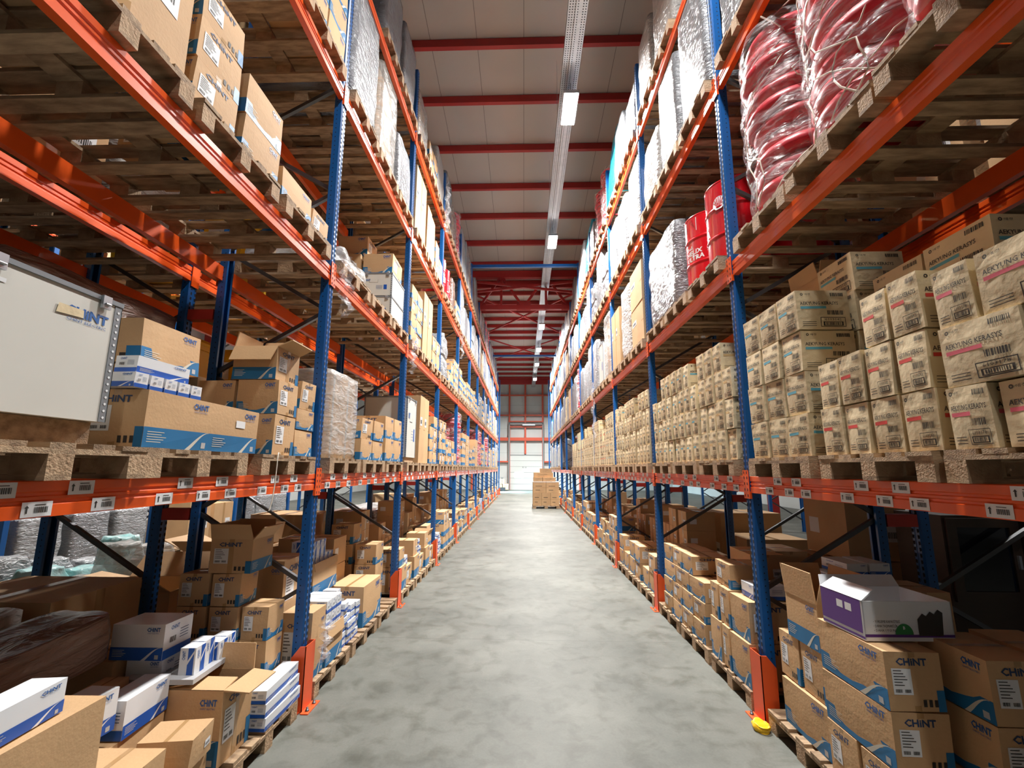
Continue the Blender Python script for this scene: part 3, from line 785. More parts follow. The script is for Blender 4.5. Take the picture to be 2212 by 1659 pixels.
def build_racks():
    for S in ('L', 'R'):
        for k in range(-1, NB + 1):
            o = frame_parts(S, k, 9.3 if k == 4 else POST_H, -1 <= k <= 2)
            tag(o, f"blue perforated upright frame of the {SIDE[S]}, {ORD[max(k,0)]} from the camera" if k >= 0 else f"blue upright frame of the {SIDE[S]} beside the viewpoint", 'rack upright', f'upright frames of the {SIDE[S]}')
            if k >= 0:
                gb, bolt = guard_mesh()
                g = bpy.data.objects.new('column_guard', None); COL.objects.link(g); g.location = (XF[S], Y0[S] + k * BAY[S], 0); g.rotation_euler = (0, 0, RZ[S])
                tag(g, f"orange steel column guard at the foot of the {ORD[k]} {SIDE[S]} upright", 'column guard', 'column guards')
                link('guard_plate', gb, parent=g)
                if k < 3:
                    for x in (-.06, .06): link('anchor_bolt', bolt, (x, -.085, .008), parent=g)
        for b in range(0, NB):
            for l in (1, 2, 3, 4):
                if b == NB: continue
                beam(S, l, b, parts=b <= 2, stickers=(l == 1 and b <= 1), label=f"orange front beam carrying the {LEV[l]} of the {SIDE[S]}, {ORD[b]} bay", group='orange front beams')
                if b <= 6: beam(S, l, b, rear=True, label=f"orange rear beam of the {SIDE[S]} {LEV[l]}, {ORD[b]} bay", group='orange rear beams')
        # far stickers merged per bay
        for b in range(2, 7):
            m = MB(); fr = lambda u, v, e: (0, 0, 0)
            x = XF[S] - SG[S] * .002
            for s in range(3):
                yc = slot_y(S, b, s)
                for u, v in ((-.17, -.033), (.08, -.033), (-.3, -.108), (-.05, -.108), (.18, -.108)):
                    z = LZ[1] + v; y = yc + u
                    m.face([(x, y - .05, z - .026), (x, y + .05, z - .026), (x, y + .05, z + .026), (x, y - .05, z + .026)], 'paper')
            for ob in bpy.data.objects:
                if ob.get('label') == f"orange front beam carrying the {LEV[1]} of the {SIDE[S]}, {ORD[b]} bay":
                    o = link('barcode_label', m.mesh('barcode_label'), parent=ob)
                    o.matrix_parent_inverse = (Matrix.Translation(ob.location) @ ob.rotation_euler.to_matrix().to_4x4()).inverted()
                    break
        # second row, back to back
        xb = XF[S] + SG[S] * (DEPTH + .26 + DEPTH)
        for k in range(-1, 8):
            y = Y0[S] + k * BAY[S]
            o = bpy.data.objects.new('rack_upright', None); COL.objects.link(o); o.location = (XF[S] + SG[S] * (DEPTH + .26), y, 0); o.rotation_euler = (0, 0, RZ[S])
            frame_like = frame_parts(S, k, POST_H, k in (0, 1), X=XF[S] + SG[S] * (DEPTH + .26))
            bpy.data.objects.remove(o)
            tag(frame_like, f"blue upright frame of the rear row behind the {SIDE[S]}, {ORD[max(0, k)]} along" if k >= 0 else f"blue upright frame of the rear row behind the {SIDE[S]}, beside the viewpoint", 'rack upright', f'rear row frames behind the {SIDE[S]}')
            if 0 <= k <= 5:
                for z in (1.55, 3.4, 5.3):
                    m = MB(); a = XF[S] + SG[S] * (DEPTH + .006); bb = XF[S] + SG[S] * (DEPTH + .254)
                    m.box(min(a, bb), max(a, bb), y - .045, y + .045, z - .05, z + .05, 'red_spacer')
                    tag(link('row_spacer', m.mesh('row_spacer')), f"red spacer joining {SIDE[S]} to rear row at {ORD[k]} upright, {'low' if z < 2 else ('mid height' if z < 4 else 'high')}", 'row spacer', 'row spacers')
        for b in range(0, 7):
            for l in (1, 2, 3):
                beam(S, l, b, X=XF[S] + SG[S] * (DEPTH + .26), label=f"orange beam of the rear row behind the {SIDE[S]}, {LEV[l]}, {ORD[b]} bay", group='rear row beams')
                beam(S, l, b, X=XF[S] + SG[S] * (DEPTH + .26), rear=True, label=f"orange outer beam of the rear row behind the {SIDE[S]}, {LEV[l]}, {ORD[b]} bay", group='rear row outer beams')
    # row across the next aisle on the left
    for S, X3 in (('L', -7.9), ('R', 8.0)):
        for k in range(0, 7):
            o = frame_parts(S, k, POST_H, False, X=X3); tag(o, f"blue upright frame seen across the next aisle {'left' if S == 'L' else 'right'}, {ORD[k]} along", 'rack upright', 'frames across the next aisle')
        for b in range(0, 7):
            for l in (1, 2, 3):
                beam(S, l, b, X=X3, label=f"orange beam across the next aisle {'left' if S == 'L' else 'right'}, {LEV[l]}, {ORD[b]} bay", group='beams across the next aisle')
    # blue tie beams over the aisle
    for y, z, t_ in ((15.23, 9.2, 'nearer'), (26.43, 8.72, 'farther')):
        m = MB(); m.prism([(y - .05, z - .05), (y + .05, z - .05), (y + .05, z + .05), (y - .05, z + .05)], 'x', XF['L'] - .1, XF['R'] + .1, 'post_blue')
        m.box(XF['L'] - .09, XF['L'] - .05, y - .07, y + .07, z - .12, z + .1, 'post_blue'); m.box(XF['R'] + .05, XF['R'] + .09, y - .07, y + .07, z - .12, z + .1, 'post_blue')
        tag(link('tie_beam', m.mesh('tie_beam')), f"{t_} blue tie beam spanning the aisle between the rack tops", 'tie beam')
build_racks()


# ------------------------------------------------------------------ pallets
def pallet_meshes(seed=0):
    key = ('pal', seed)
    if key in _MESH: return _MESH[key]
    r = random.Random(seed); W, D = .8, 1.2
    def board(m, x0, x1, y0, y1, z0, z1):
        j = r.uniform(-.006, .006)
        m.box(x0, x1, y0 + j, y1 + j, z0, z1 + r.uniform(-.001, .002), 'wood')
    top = MB()
    for x, w_ in ((-.4, .145), (-.225, .10), (-.05, .145 - .045), (.125, .10), (.255, .145)): board(top, x, x + w_, -D / 2, D / 2, .122, .144)
    st = MB()
    for y in (-.6, -.0725, .455): st.box(-.4, .4, y, y + .145, .1, .122, 'wood')
    bl = MB(); bl.box(-.05, .05, -.0725, .0725, 0, .078, 'wood_block'); 
    bt = []
    for x in (-.4, -.05, .3):
        b = MB(); b.box(x, x + .1, -D / 2, D / 2, 0, .022, 'wood'); bt.append(b.mesh('bottom_board'))
    _MESH[key] = (top.mesh('deck_boards'), st.mesh('stringer_boards'), bl.mesh('pallet_block'), bt); return _MESH[key]
def pallet_single():
    if 'pal1' in _MESH: return _MESH['pal1']
    m = MB(); D = 1.2
    for x, w_ in ((-.4, .145), (-.225, .10), (-.05, .1), (.125, .10), (.255, .145)): m.box(x, x + w_, -D / 2, D / 2, .122, .144, 'wood')
    for y in (-.6, -.0725, .455):
        m.box(-.4, .4, y, y + .145, .1, .122, 'wood')
        for x in (-.4, -.05, .3): m.box(x, x + .1, y, y + .145, .022, .1, 'wood_block')
    for x in (-.4, -.05, .3): m.box(x, x + .1, -D / 2, D / 2, 0, .022, 'wood')
    _MESH['pal1'] = m.mesh('pallet'); return _MESH['pal1']
PAL_LEFT = []
def pallet(S, y, z, label, near=False, dx=0.0, X=None, rz=0.0, group='wooden pallets', depth=1.2, seed=0):
    """front edge 5 cm ahead of the beam face (floor pallets the same)"""
    x = (XF[S] if X is None else X) + SG[S] * (-.05 + dx + .6)
    if near:
        o = bpy.data.objects.new('wooden_pallet', None); COL.objects.link(o)
        top, st, bl, bt = pallet_meshes(seed)
        link('deck_boards', top, parent=o); link('stringer_boards', st, parent=o)
        for yy in (-.5275, 0, .5275):
            for xx in (-.35, 0, .35): link('pallet_block', bl, (xx, yy, .022), parent=o)
        for b in bt: link('bottom_board', b, parent=o)
    else:
        o = link('wooden_pallet', pallet_single())
    o.location = (x, y, z); o.rotation_euler = (0, 0, RZ[S] + rz)
    tag(o, label, 'pallet', group); return o

# ------------------------------------------------------------------ loads
CART = []   # (object) list of single cartons
def put(me, name, S, y, xf, z, d, label, cat, group=None, rz=0.0, scale=None):
    """place a front-facing thing: its front face lies at aisle distance xf, its depth d goes into the rack"""
    o = link(name, me, (SG[S] * (xf + d / 2), y, z), RZ[S] + rz, scale=scale)
    return tag(o, label, cat, group)

def ctn(S, y0, y1, xf, d, z, h, style, label, group=None, rz=0.0, seed=0, lod=0, name='cardboard_carton', cat='carton'):
    return put(carton(abs(y1 - y0), d, h, style, seed, lod), name, S, (y0 + y1) / 2, xf, z, d, label, cat, group, rz)

def open_ctn(S, y0, y1, xf, d, z, h, style, label, angs=(35, 20, 60, 15), group=None, rz=0.0, name='open_carton', fw=None):
    w = abs(y1 - y0); body, fl = open_carton_meshes(w, d, h, style, angs, fw)
    o = bpy.data.objects.new(name, None); COL.objects.link(o); o.location = (SG[S] * (xf + d / 2), (y0 + y1) / 2, z); o.rotation_euler = (0, 0, RZ[S] + rz)
    link('carton_body', body, parent=o)
    for m in fl: link('carton_flap', m, parent=o)
    return tag(o, label, 'carton', group)

def wrapped_mesh(w, d, h, matn, seed=0, bulge=.012, amp=.03, round_=.05, taper=0.0, n=14):
    key = ('wr', round(w, 2), round(d, 2), round(h, 2), matn, seed, round(taper, 2), round(amp, 3))
    if key in _MESH: return _MESH[key]
    r = random.Random(seed + 31); ph = [r.uniform(0, 6.28) for _ in range(12)]
    mb = MB(); V = []; idx = {}
    def vert(i, j, k, sd):
        key2 = (round(i, 4), round(j, 4), round(k, 4))
        if key2 in idx: return idx[key2]
        x, y, z = i * 2 - 1, j * 2 - 1, k
        # round the vertical edges
        e = round_ / min(w, d) * 2
        ax, ay = abs(x), abs(y)
        if ax > 1 - e and ay > 1 - e:
            dx, dy = (ax - 1 + e) / e, (ay - 1 + e) / e; L = math.hypot(dx, dy) or 1; M_ = max(dx, dy)
            x = math.copysign(1 - e + e * dx / L * M_, x); y = math.copysign(1 - e + e * dy / L * M_, y)
        s = 1 - taper * z * z
        X, Y, Z = x * w / 2 * s, y * d / 2 * s, z * h
        f = amp * (math.sin(9 * Z + 5 * x + ph[0]) * math.sin(6 * Y + 4 * Z + ph[1]) + .6 * math.sin(17 * Z + 9 * X + ph[2]) + .5 * math.sin(23 * Y - 11 * Z + 7 * X + ph[3]))
        b = bulge * math.sin(PI * min(1, max(0, z)))
        if abs(abs(i * 2 - 1) - 1) < 1e-6: X += math.copysign(b + f * .6, x)
        if abs(abs(j * 2 - 1) - 1) < 1e-6: Y += math.copysign(b + f * .6, y)
        if k > .999: Z += f * .8
        idx[key2] = len(V); V.append((X, Y, Z)); return idx[key2]
    F = []
    for ax in range(3):
        for sd in (0, 1):
            for a in range(n):
                for b in range(n):
                    q = []
                    for (p, o_) in ((a, b), (a + 1, b), (a + 1, b + 1), (a, b + 1)):
                        c = [0, 0, 0]; c[ax] = sd; oth = [t for t in range(3) if t != ax]; c[oth[0]] = p / n; c[oth[1]] = o_ / n
                        q.append(vert(*c, 0))
                    if (sd == 1) == (ax == 1): q = q[::-1]
                    F.append(tuple(q))
    mb.raw(V, F, matn, True)
    _MESH[key] = mb.mesh('wrapped_load'); return _MESH[key]

def wrapped(S, y, z, w, d, h, matn, label, xf=None, seed=0, rz=0.0, taper=0.0, cat='wrapped load', name='wrapped_load', group=None, amp=.009):
    xf = (abs(XF[S]) + .01) if xf is None else xf
    return put(wrapped_mesh(w, d, h, matn, seed, taper=taper, amp=amp), name, S, y, xf, z, d, label, cat, group, rz)

def inner_cartons(ob, w, d, h, nx=2, nz=3, style='plain', nm='inner_carton'):
    for i in range(nx):
        for k in range(nz):
            link(nm, carton(w / nx - .004, d * .96, h / nz - .004, style, (i + k) % 3, 1), (-w / 2 + w / nx * (i + .5), 0, k * h / nz), parent=ob)

def hose_meshes(seed, n=10, R=.36, r=.062, H=None):
    key = ('hose', seed, n, R, r)
    if key in _MESH: return _MESH[key]
    rn = random.Random(seed); coils = []; z = .055
    for i in range(n):
        m = MB(); tx, ty = rn.uniform(-.13, .13), rn.uniform(-.13, .13); ox, oy = rn.uniform(-.03, .03), rn.uniform(-.03, .03)
        rr = R * rn.uniform(.92, 1.05)
        for q in range(2):
            pts = []
            for a in range(29):
                t = 2 * PI * a / 28; rad = rr - .0 - q * r * 1.5
                pts.append((ox + rad * math.cos(t), oy + rad * math.sin(t) * 1.02, z + r + q * r * .5 + tx * rad * math.cos(t) * .45 + ty * rad * math.sin(t) * .45))
            m.tube(pts, r, 'hose', 8)
        coils.append(m.mesh('hose_coil')); z += r * 1.95
    Ht = z + r
    m = MB()
    for k in range(7):
        a0 = rn.uniform(0, 6.28); pts = []
        for i in range(22):
            t = i / 21; a = a0 + .5 * math.sin(t * 9 + k) + t * rn.choice((.9, 1.4)) * (1 if k % 2 else -1)
            pts.append(((R + r + .012) * math.cos(a), (R + r + .012) * math.sin(a), .03 + (Ht - .05) * t))
        m.tube(pts, .006, 'cord', 4)
    cord = m.mesh('tie_cord')
    m = MB(); prof = []; V = []; F = []; nu, nv = 40, 44; ph = [rn.uniform(0, 6.28) for _ in range(6)]
    for j in range(nv + 1):
        t = j / nv
        for i in range(nu):
            a = 2 * PI * i / nu
            rad = R + r + .022 + .012 * math.sin(t * nv * .9 + ph[0] + 2 * math.sin(a)) + .014 * math.sin(3 * a + 7 * t + ph[1]) + .008 * math.sin(9 * a - 15 * t + ph[2])
            if t > .94: rad *= 1 - (t - .94) * 4
            V.append((rad * math.cos(a), rad * math.sin(a), t * (Ht + .02)))
    for j in range(nv):
        for i in range(nu): F.append((j * nu + i, j * nu + (i + 1) % nu, (j + 1) * nu + (i + 1) % nu, (j + 1) * nu + i))
    m.raw(V, F, 'film_clear', True)
    _MESH[key] = (coils, cord, m.mesh('stretch_film'), Ht); return _MESH[key]

def hose_roll(S, y, z, label, n=10, R=.36, r=.062, xf=None, seed=0, parts=True, group='wrapped red hose stacks'):
    coils, cord, film, H = hose_meshes(seed, n, R, r)
    xf = (abs(XF[S]) + .0) if xf is None else xf
    o = bpy.data.objects.new('hose_stack', None); COL.objects.link(o); o.location = (SG[S] * (xf + R + r), y, z); o.rotation_euler = (0, 0, RZ[S] + seed)
    for c in coils: link('hose_coil', c, parent=o)
    link('tie_cord', cord, parent=o); link('stretch_film', film, parent=o)
    return tag(o, label, 'hose stack', group)

def drum_meshes():
    if 'drum' in _MESH: return _MESH['drum']
    R = .288; H = .88
    prof = [(0, .02), (R - .012, .02), (R - .004, 0), (R + .004, .004), (R + .004, .016), (R, .022), (R, .03), (R, .26), (R, .272), (R + .010, .283), (R + .010, .297), (R, .308), (R, .32), (R, .56), (R, .572), (R + .010, .583), (R + .010, .597), (R, .608), (R, .62), (R, H - .03),
            (R, H - .022), (R + .004, H - .016), (R + .004, H - .004), (R - .004, H), (R - .012, H - .02), (0, H - .02)]
    m = MB(); m.lathe(prof, 'drum_red', 40)
    def fr(u, v, e):
        a = -PI / 2 + u / R; rr = R + e
        if .26 < v < .32 or .56 < v < .62: rr += .010
        return (rr * math.cos(a), rr * math.sin(a), v)
    text(m, fr, 'Shell', -.17, .47, .045, 'white_ink', bold=.02, italic=.1)
    text(m, fr, 'HELIX', -.17, .40, .055, 'white_ink', width=.24, bold=.03, italic=.08)
    text(m, fr, 'ULTRA', -.17, .33, .055, 'white_ink', width=.26, bold=.03, italic=.08)
    # scallop shell emblem
    cx, cy = .24, .62
    fan = [(cx + .07 * math.cos(a) * (1.0), cy + .015 + .075 * math.sin(a)) for a in [math.radians(-25 + 230 * i / 14) for i in range(15)]]
    base = [(cx - .03, cy - .045), (cx + .03, cy - .045)]
    poly(m, fr, [(cx + .03, cy - .055), *fan, (cx - .03, cy - .055)], 'white_ink', .003)
    for i in range(7):
        a = math.radians(20 + 140 * i / 6); p = (cx + .012 * math.cos(a), cy - .03); q = (cx + .062 * math.cos(a), cy + .015 + .066 * math.sin(a))
        poly(m, fr, [(p[0] - .002, p[1]), (p[0] + .002, p[1]), (q[0] + .004, q[1]), (q[0] - .004, q[1])], 'drum_red', .0045)
    rect(m, fr, -.16, .68, .02, .84, 'paper', .003)
    for i in range(5): rect(m, fr, -.14, .81 - .025 * i, -.04 + .012 * i, .815 - .025 * i, 'black_ink', .0045)
    body = m.mesh('drum_body')
    m = MB(); m.lathe([(0, .012), (.03, .012), (.03, 0)], 'galv', 12)
    _MESH['drum'] = (body, m.mesh('bung_cap'), R, H); return _MESH['drum']
def drum(S, y, x, z, label, rz=0.0):
    b, c, R, H = drum_meshes()
    o = bpy.data.objects.new('oil_drum', None); COL.objects.link(o); o.location = (SG[S] * x, y, z); o.rotation_euler = (0, 0, RZ[S] + rz)
    link('drum_body', b, parent=o); link('bung_cap', c, (.16, .05, H - .02), parent=o); link('bung_cap', c, (-.17, -.05, H - .02), parent=o)
    return tag(o, label, 'oil drum', 'red oil drums')

def cabinet(S, y, xf, z, w, d, h, label, big=False, skid=True, group=None, rz=0.0):
    key = ('cab', round(w, 2), round(d, 2), round(h, 2), big)
    if key not in _MESH:
        m = MB(); F, L, R, T, K = faces_of(w, d, h)
        m.box(-w / 2, w / 2, -d / 2, d / 2, 0, h, 'cab_grey')
        if big:
            text(m, F, 'CHiNT', w * .60, h * .80, h * .075, 'ink_blue', width=w * .31, bold=.04)
            text(m, F, 'CHINT ELECTRIC', w * .62, h * .755, h * .025, 'ink_blue', width=w * .28)
            poly(m, F, [(w * .55, h * .785), (w * .73, h * .80), (w * .725, h * .86), (w * .56, h * .86)], 'cream', .004)
            rect(m, F, w * .17, h * .86, w * .26, h * .89, 'paper', .002)
        else:
            text(m, F, 'CHiNT', w * .12, h * .66, h * .10, 'ink_blue', width=w * .2, bold=.03)
            rect(m, F, w * .74, h * .28, w * .84, h * .50, 'band_dark', .002)
            for i in range(4): rect(m, F, w * .5, h * (.3 + .05 * i), w * .7, h * (.3 + .05 * i) + .004, 'ink_blue', .002)
            for a in ((.28, .60, .285, .74), (.28, .60, .56, .61), (.555, .60, .56, .74)): rect(m, F, w * a[0], h * a[1], w * a[2], h * a[3], 'black_ink', .002)
        body = m.mesh('panel_body')
        t = .035 if big else .022
        fr_ = []
        for sx in (-1, 1):
            for sy in (-1, 1):
                m = MB(); x0 = sx * (w / 2 + .003); y0 = sy * (d / 2 + .003)
                m.box(min(x0, x0 - sx * t), max(x0, x0 - sx * t), min(y0, y0 - sy * .003), max(y0, y0 - sy * .003), 0, h, 'cab_frame')
                m.box(min(x0, x0 - sx * .003), max(x0, x0 - sx * .003), min(y0, y0 - sy * t), max(y0, y0 - sy * t), 0, h, 'cab_frame')
                z_ = .02
                while z_ < h - .02:
                    m.face([(x0 - sx * (t * .5 + .006 * math.cos(a * PI / 3)), y0 + sy * .0015, z_ + .006 * math.sin(a * PI / 3)) for a in range(6)], 'paper')
                    m.face([(x0 + sx * .0015, y0 - sy * (t * .5 + .006 * math.cos(a * PI / 3)), z_ + .006 * math.sin(a * PI / 3)) for a in range(6)], 'paper')
                    z_ += .03
                fr_.append(m.mesh('corner_profile'))
        m = MB(); m.box(-w / 2 - .006, w / 2 + .006, -d / 2 - .006, d / 2 + .006, h, h + .02, 'cab_frame'); m.box(-w / 2 + .02, w / 2 - .02, -d / 2 + .02, d / 2 - .02, h + .02, h + .024, 'cab_grey'); lid = m.mesh('lid_frame')
        m = MB(); m.box(-.02, .02, -.012, 0, -.03, .028, 'galv'); m.tube([(-.012, -.016, -.01), (.012, -.016, -.01)], .005, 'galv', 6); clip = m.mesh('lid_clip')
        _MESH[key] = (body, fr_, lid, clip)
    body, fr_, lid, clip = _MESH[key]
    o = bpy.data.objects.new('panel_cabinet', None); COL.objects.link(o); o.location = (SG[S] * (xf + d / 2), y, z); o.rotation_euler = (0, 0, RZ[S] + rz)
    link('panel_body', body, parent=o)
    for f in fr_: link('corner_profile', f, parent=o)
    link('lid_frame', lid, parent=o)
    for x in (-w * .3, w * .36): link('lid_clip', clip, (x, -d / 2 - .006, h - .005), parent=o)
    return tag(o, label, 'metal cabinet', group)

def timber(S, y0, y1, xf, d, z, h, label):
    m = MB(); m.box(-abs(y1 - y0) / 2, abs(y1 - y0) / 2, -d / 2, d / 2, 0, h, 'wood')
    return put(m.mesh('timber_bearer'), 'timber_bearer', S, (y0 + y1) / 2, xf, z, d, label, 'timber bearer')

def film_scrap(x, y, z, L, w, label, seed=0, ang=0.0):
    r = random.Random(seed); m = MB(); n, k = 18, 6; V = []; F = []
    for i in range(n + 1):
        for j in range(k + 1):
            t = i / n; u = j / k - .5
            V.append((u * w * (1 - .5 * t) + .04 * math.sin(5 * t + seed + 3 * u), .035 * math.sin(9 * u + 11 * t + seed) + .03 * math.sin(21 * t), -L * t))
    for i in range(n):
        for j in range(k): a = i * (k + 1) + j; F.append((a, a + 1, a + k + 2, a + k + 1))
    m.raw(V, F, 'film_clear', True)
    o = link('film_scrap', m.mesh('film_scrap'), (x, y, z), ang); return tag(o, label, 'stretch film')

# ---- generic stacks
LOADN = [0]
def grid_stack(S, l, b, s, style, nc, nr, cw, ch, cd, deep=1, gap=.007, z=None, y=None, drop=0.25, lod=None, word=None, seed=1, xf=None):
    r = random.Random(seed * 97 + b * 7 + s * 3 + l)
    y = slot_y(S, b, s) if y is None else y
    z = (LZ[l] + .146) if z is None else z
    xf = (abs(XF[S]) - .02) if xf is None else xf
    lod = (0 if b <= 2 else 1) if lod is None else lod
    names = {'blue': 'blue-banded brown carton', 'blue_end': 'paper-labelled brown carton', 'plain': 'plain brown carton', 'creamp': 'pink-striped cream carton', 'creamr': 'red-striped cream carton',
             'creamb': 'cyan-striped cream carton', 'creamo': 'ochre-striped cream carton', 'tall': 'tall brown carton', 'white': 'white blue-banded box', 'white_end': 'white blue-banded box'}
    zz = z
    for c in range(nc):
        rows = nr - (1 if r.random() < drop and nr > 1 else 0)
        for q in range(rows):
            for dd in range(deep):
                if dd > 0 and False: continue
                yy = y - nc * (cw + gap) / 2 + (c + .5) * (cw + gap)
                st = style
                if style == 'blue' and r.random() < .4: st = 'blue_end'
                nm = names.get(st, 'carton')
                where_ = f"{SIDE[S]} {LEV[l]}, {ORD[b]} bay {SLOT[s]} pallet"
                lab = f"{nm}, row {NUM[q]} column {NUM[c]}{' behind' if dd else ''}, {where_}"
                ctn(S, yy - cw / 2, yy + cw / 2, xf + dd * (cd + .005) + r.uniform(0, .012), cd, z + q * (ch + .002), ch, st, lab, group=f"{nm}s, {where_}", rz=r.uniform(-.006, .006), seed=r.randrange(3), lod=lod,
                    name='cream_carton' if style.startswith('cream') else 'cardboard_carton')

def P(S, l, b, s, near=False, **k):
    return pallet(S, slot_y(S, b, s), LZ[l], f"wooden pallet, {SIDE[S]} {LEV[l]}, {ORD[b]} bay, {SLOT[s]} place", near=near, seed=(b * 3 + s) % 4, group=f"pallets on the {SIDE[S]} {LEV[l]}", **k)

def load(S, l, b, s, kind, near=False, seed=0):
    """a pallet and what stands on it"""
    y = slot_y(S, b, s); z = LZ[l] + .146; W_ = where(S, l, b, s); r = random.Random(seed + b * 31 + s * 7 + l * 3); xf = abs(XF[S])
    P(S, l, b, s, near)
    if kind == 'blue': grid_stack(S, l, b, s, 'blue', 2, r.choice((3, 4)), .385, .24, .45, seed=seed)
    elif kind == 'blue2': grid_stack(S, l, b, s, 'blue', 2, 2, .39, .30, .5, seed=seed)
    elif kind == 'small': grid_stack(S, l, b, s, 'blue', 3, r.choice((3, 4)), .26, .20, .4, seed=seed)
    elif kind == 'plain': grid_stack(S, l, b, s, 'plain', 2, 3, .39, .32, .5, seed=seed)
    elif kind == 'tall': grid_stack(S, l, b, s, 'tall', 2, 1, .38, r.choice((1.0, 1.2)), .6, drop=0, seed=seed)
    elif kind == 'tall2': grid_stack(S, l, b, s, 'tall', 1, 2, .78, .68, .8, drop=0, seed=seed)
    elif kind.startswith('cream'): grid_stack(S, l, b, s, kind, 4, r.choice((3, 4, 4)), .2, .285, .38, seed=seed, lod=0 if b < 3 else 1)
    elif kind.startswith('wrap'):
        mt = {'wrapw': 'film_white', 'wraps': 'film_silver', 'wrapm': 'film_milky', 'wrapg': 'film_grey', 'wrapc': 'film_cyan', 'wrapb': 'film_brown'}[kind]
        nm = {'wrapw': 'white', 'wraps': 'silvery', 'wrapm': 'milky', 'wrapg': 'grey', 'wrapc': 'cyan', 'wrapb': 'brown'}[kind]
        h = 1.75 if kind == 'wrapc' else r.choice((1.0, 1.2, 1.35, 1.5)); w_ = r.choice((.70, .74, .77))
        ob = wrapped(S, y, z, w_, 1.1, h, mt, f"{nm} film-wrapped load, {W_}", seed=r.randrange(4), group=f"film-wrapped loads on the {SIDE[S]} {LEV[l]}", taper=.25 if kind == 'wrapc' else r.choice((0, .05)))
        if kind == 'wrapm': inner_cartons(ob, w_ - .06, 1.0, h - .06)
    elif kind == 'hose': hose_roll(S, y, z, f"film-wrapped stack of red hose coils, {W_}", n=13, seed=r.randrange(3), R=.28, r=.055)
    elif kind == 'drums':
        for i, dy in enumerate((0, .60)):
            drum(S, y - .15 + dy, xf + .29, z, f"{('nearer', 'farther')[i]} front red oil drum, {W_}", rz=.3 - .6 * i)
    elif kind == 'cabinets':
        for q in range(2): cabinet(S, y, xf + .01, z + q * .345, .74, .8, .32, f"{('lower', 'upper')[q]} white metal cabinet, {W_}", group='stacked white metal cabinets')
    elif kind == 'cabinet1': cabinet(S, y, xf + .01, z + .08, .6, .7, .95, f"beige metal cabinet on a skid, {W_}"); timber(S, y - .28, y + .28, xf + .03, .66, z, .08, f"timber skid under the cabinet, {W_}")
    elif kind == 'foam':
        for q in range(2):
            wrapped(S, y, z + q * .515, .7, .9, .47, 'film_white', f"{('lower', 'upper')[q]} white wrapped roll, {W_}", seed=q, amp=.03)

def cam_ctn(x0, x1, yf, d, z, h, style, label, group=None, rz=0.0, seed=0, lod=0, name='cardboard_carton', cat='carton'):
    """a carton whose front faces back down the aisle, toward -y"""
    o = link(name, carton(abs(x1 - x0), d, h, style, seed, lod), ((x0 + x1) / 2, yf + d / 2, z), rz); return tag(o, label, cat, group)

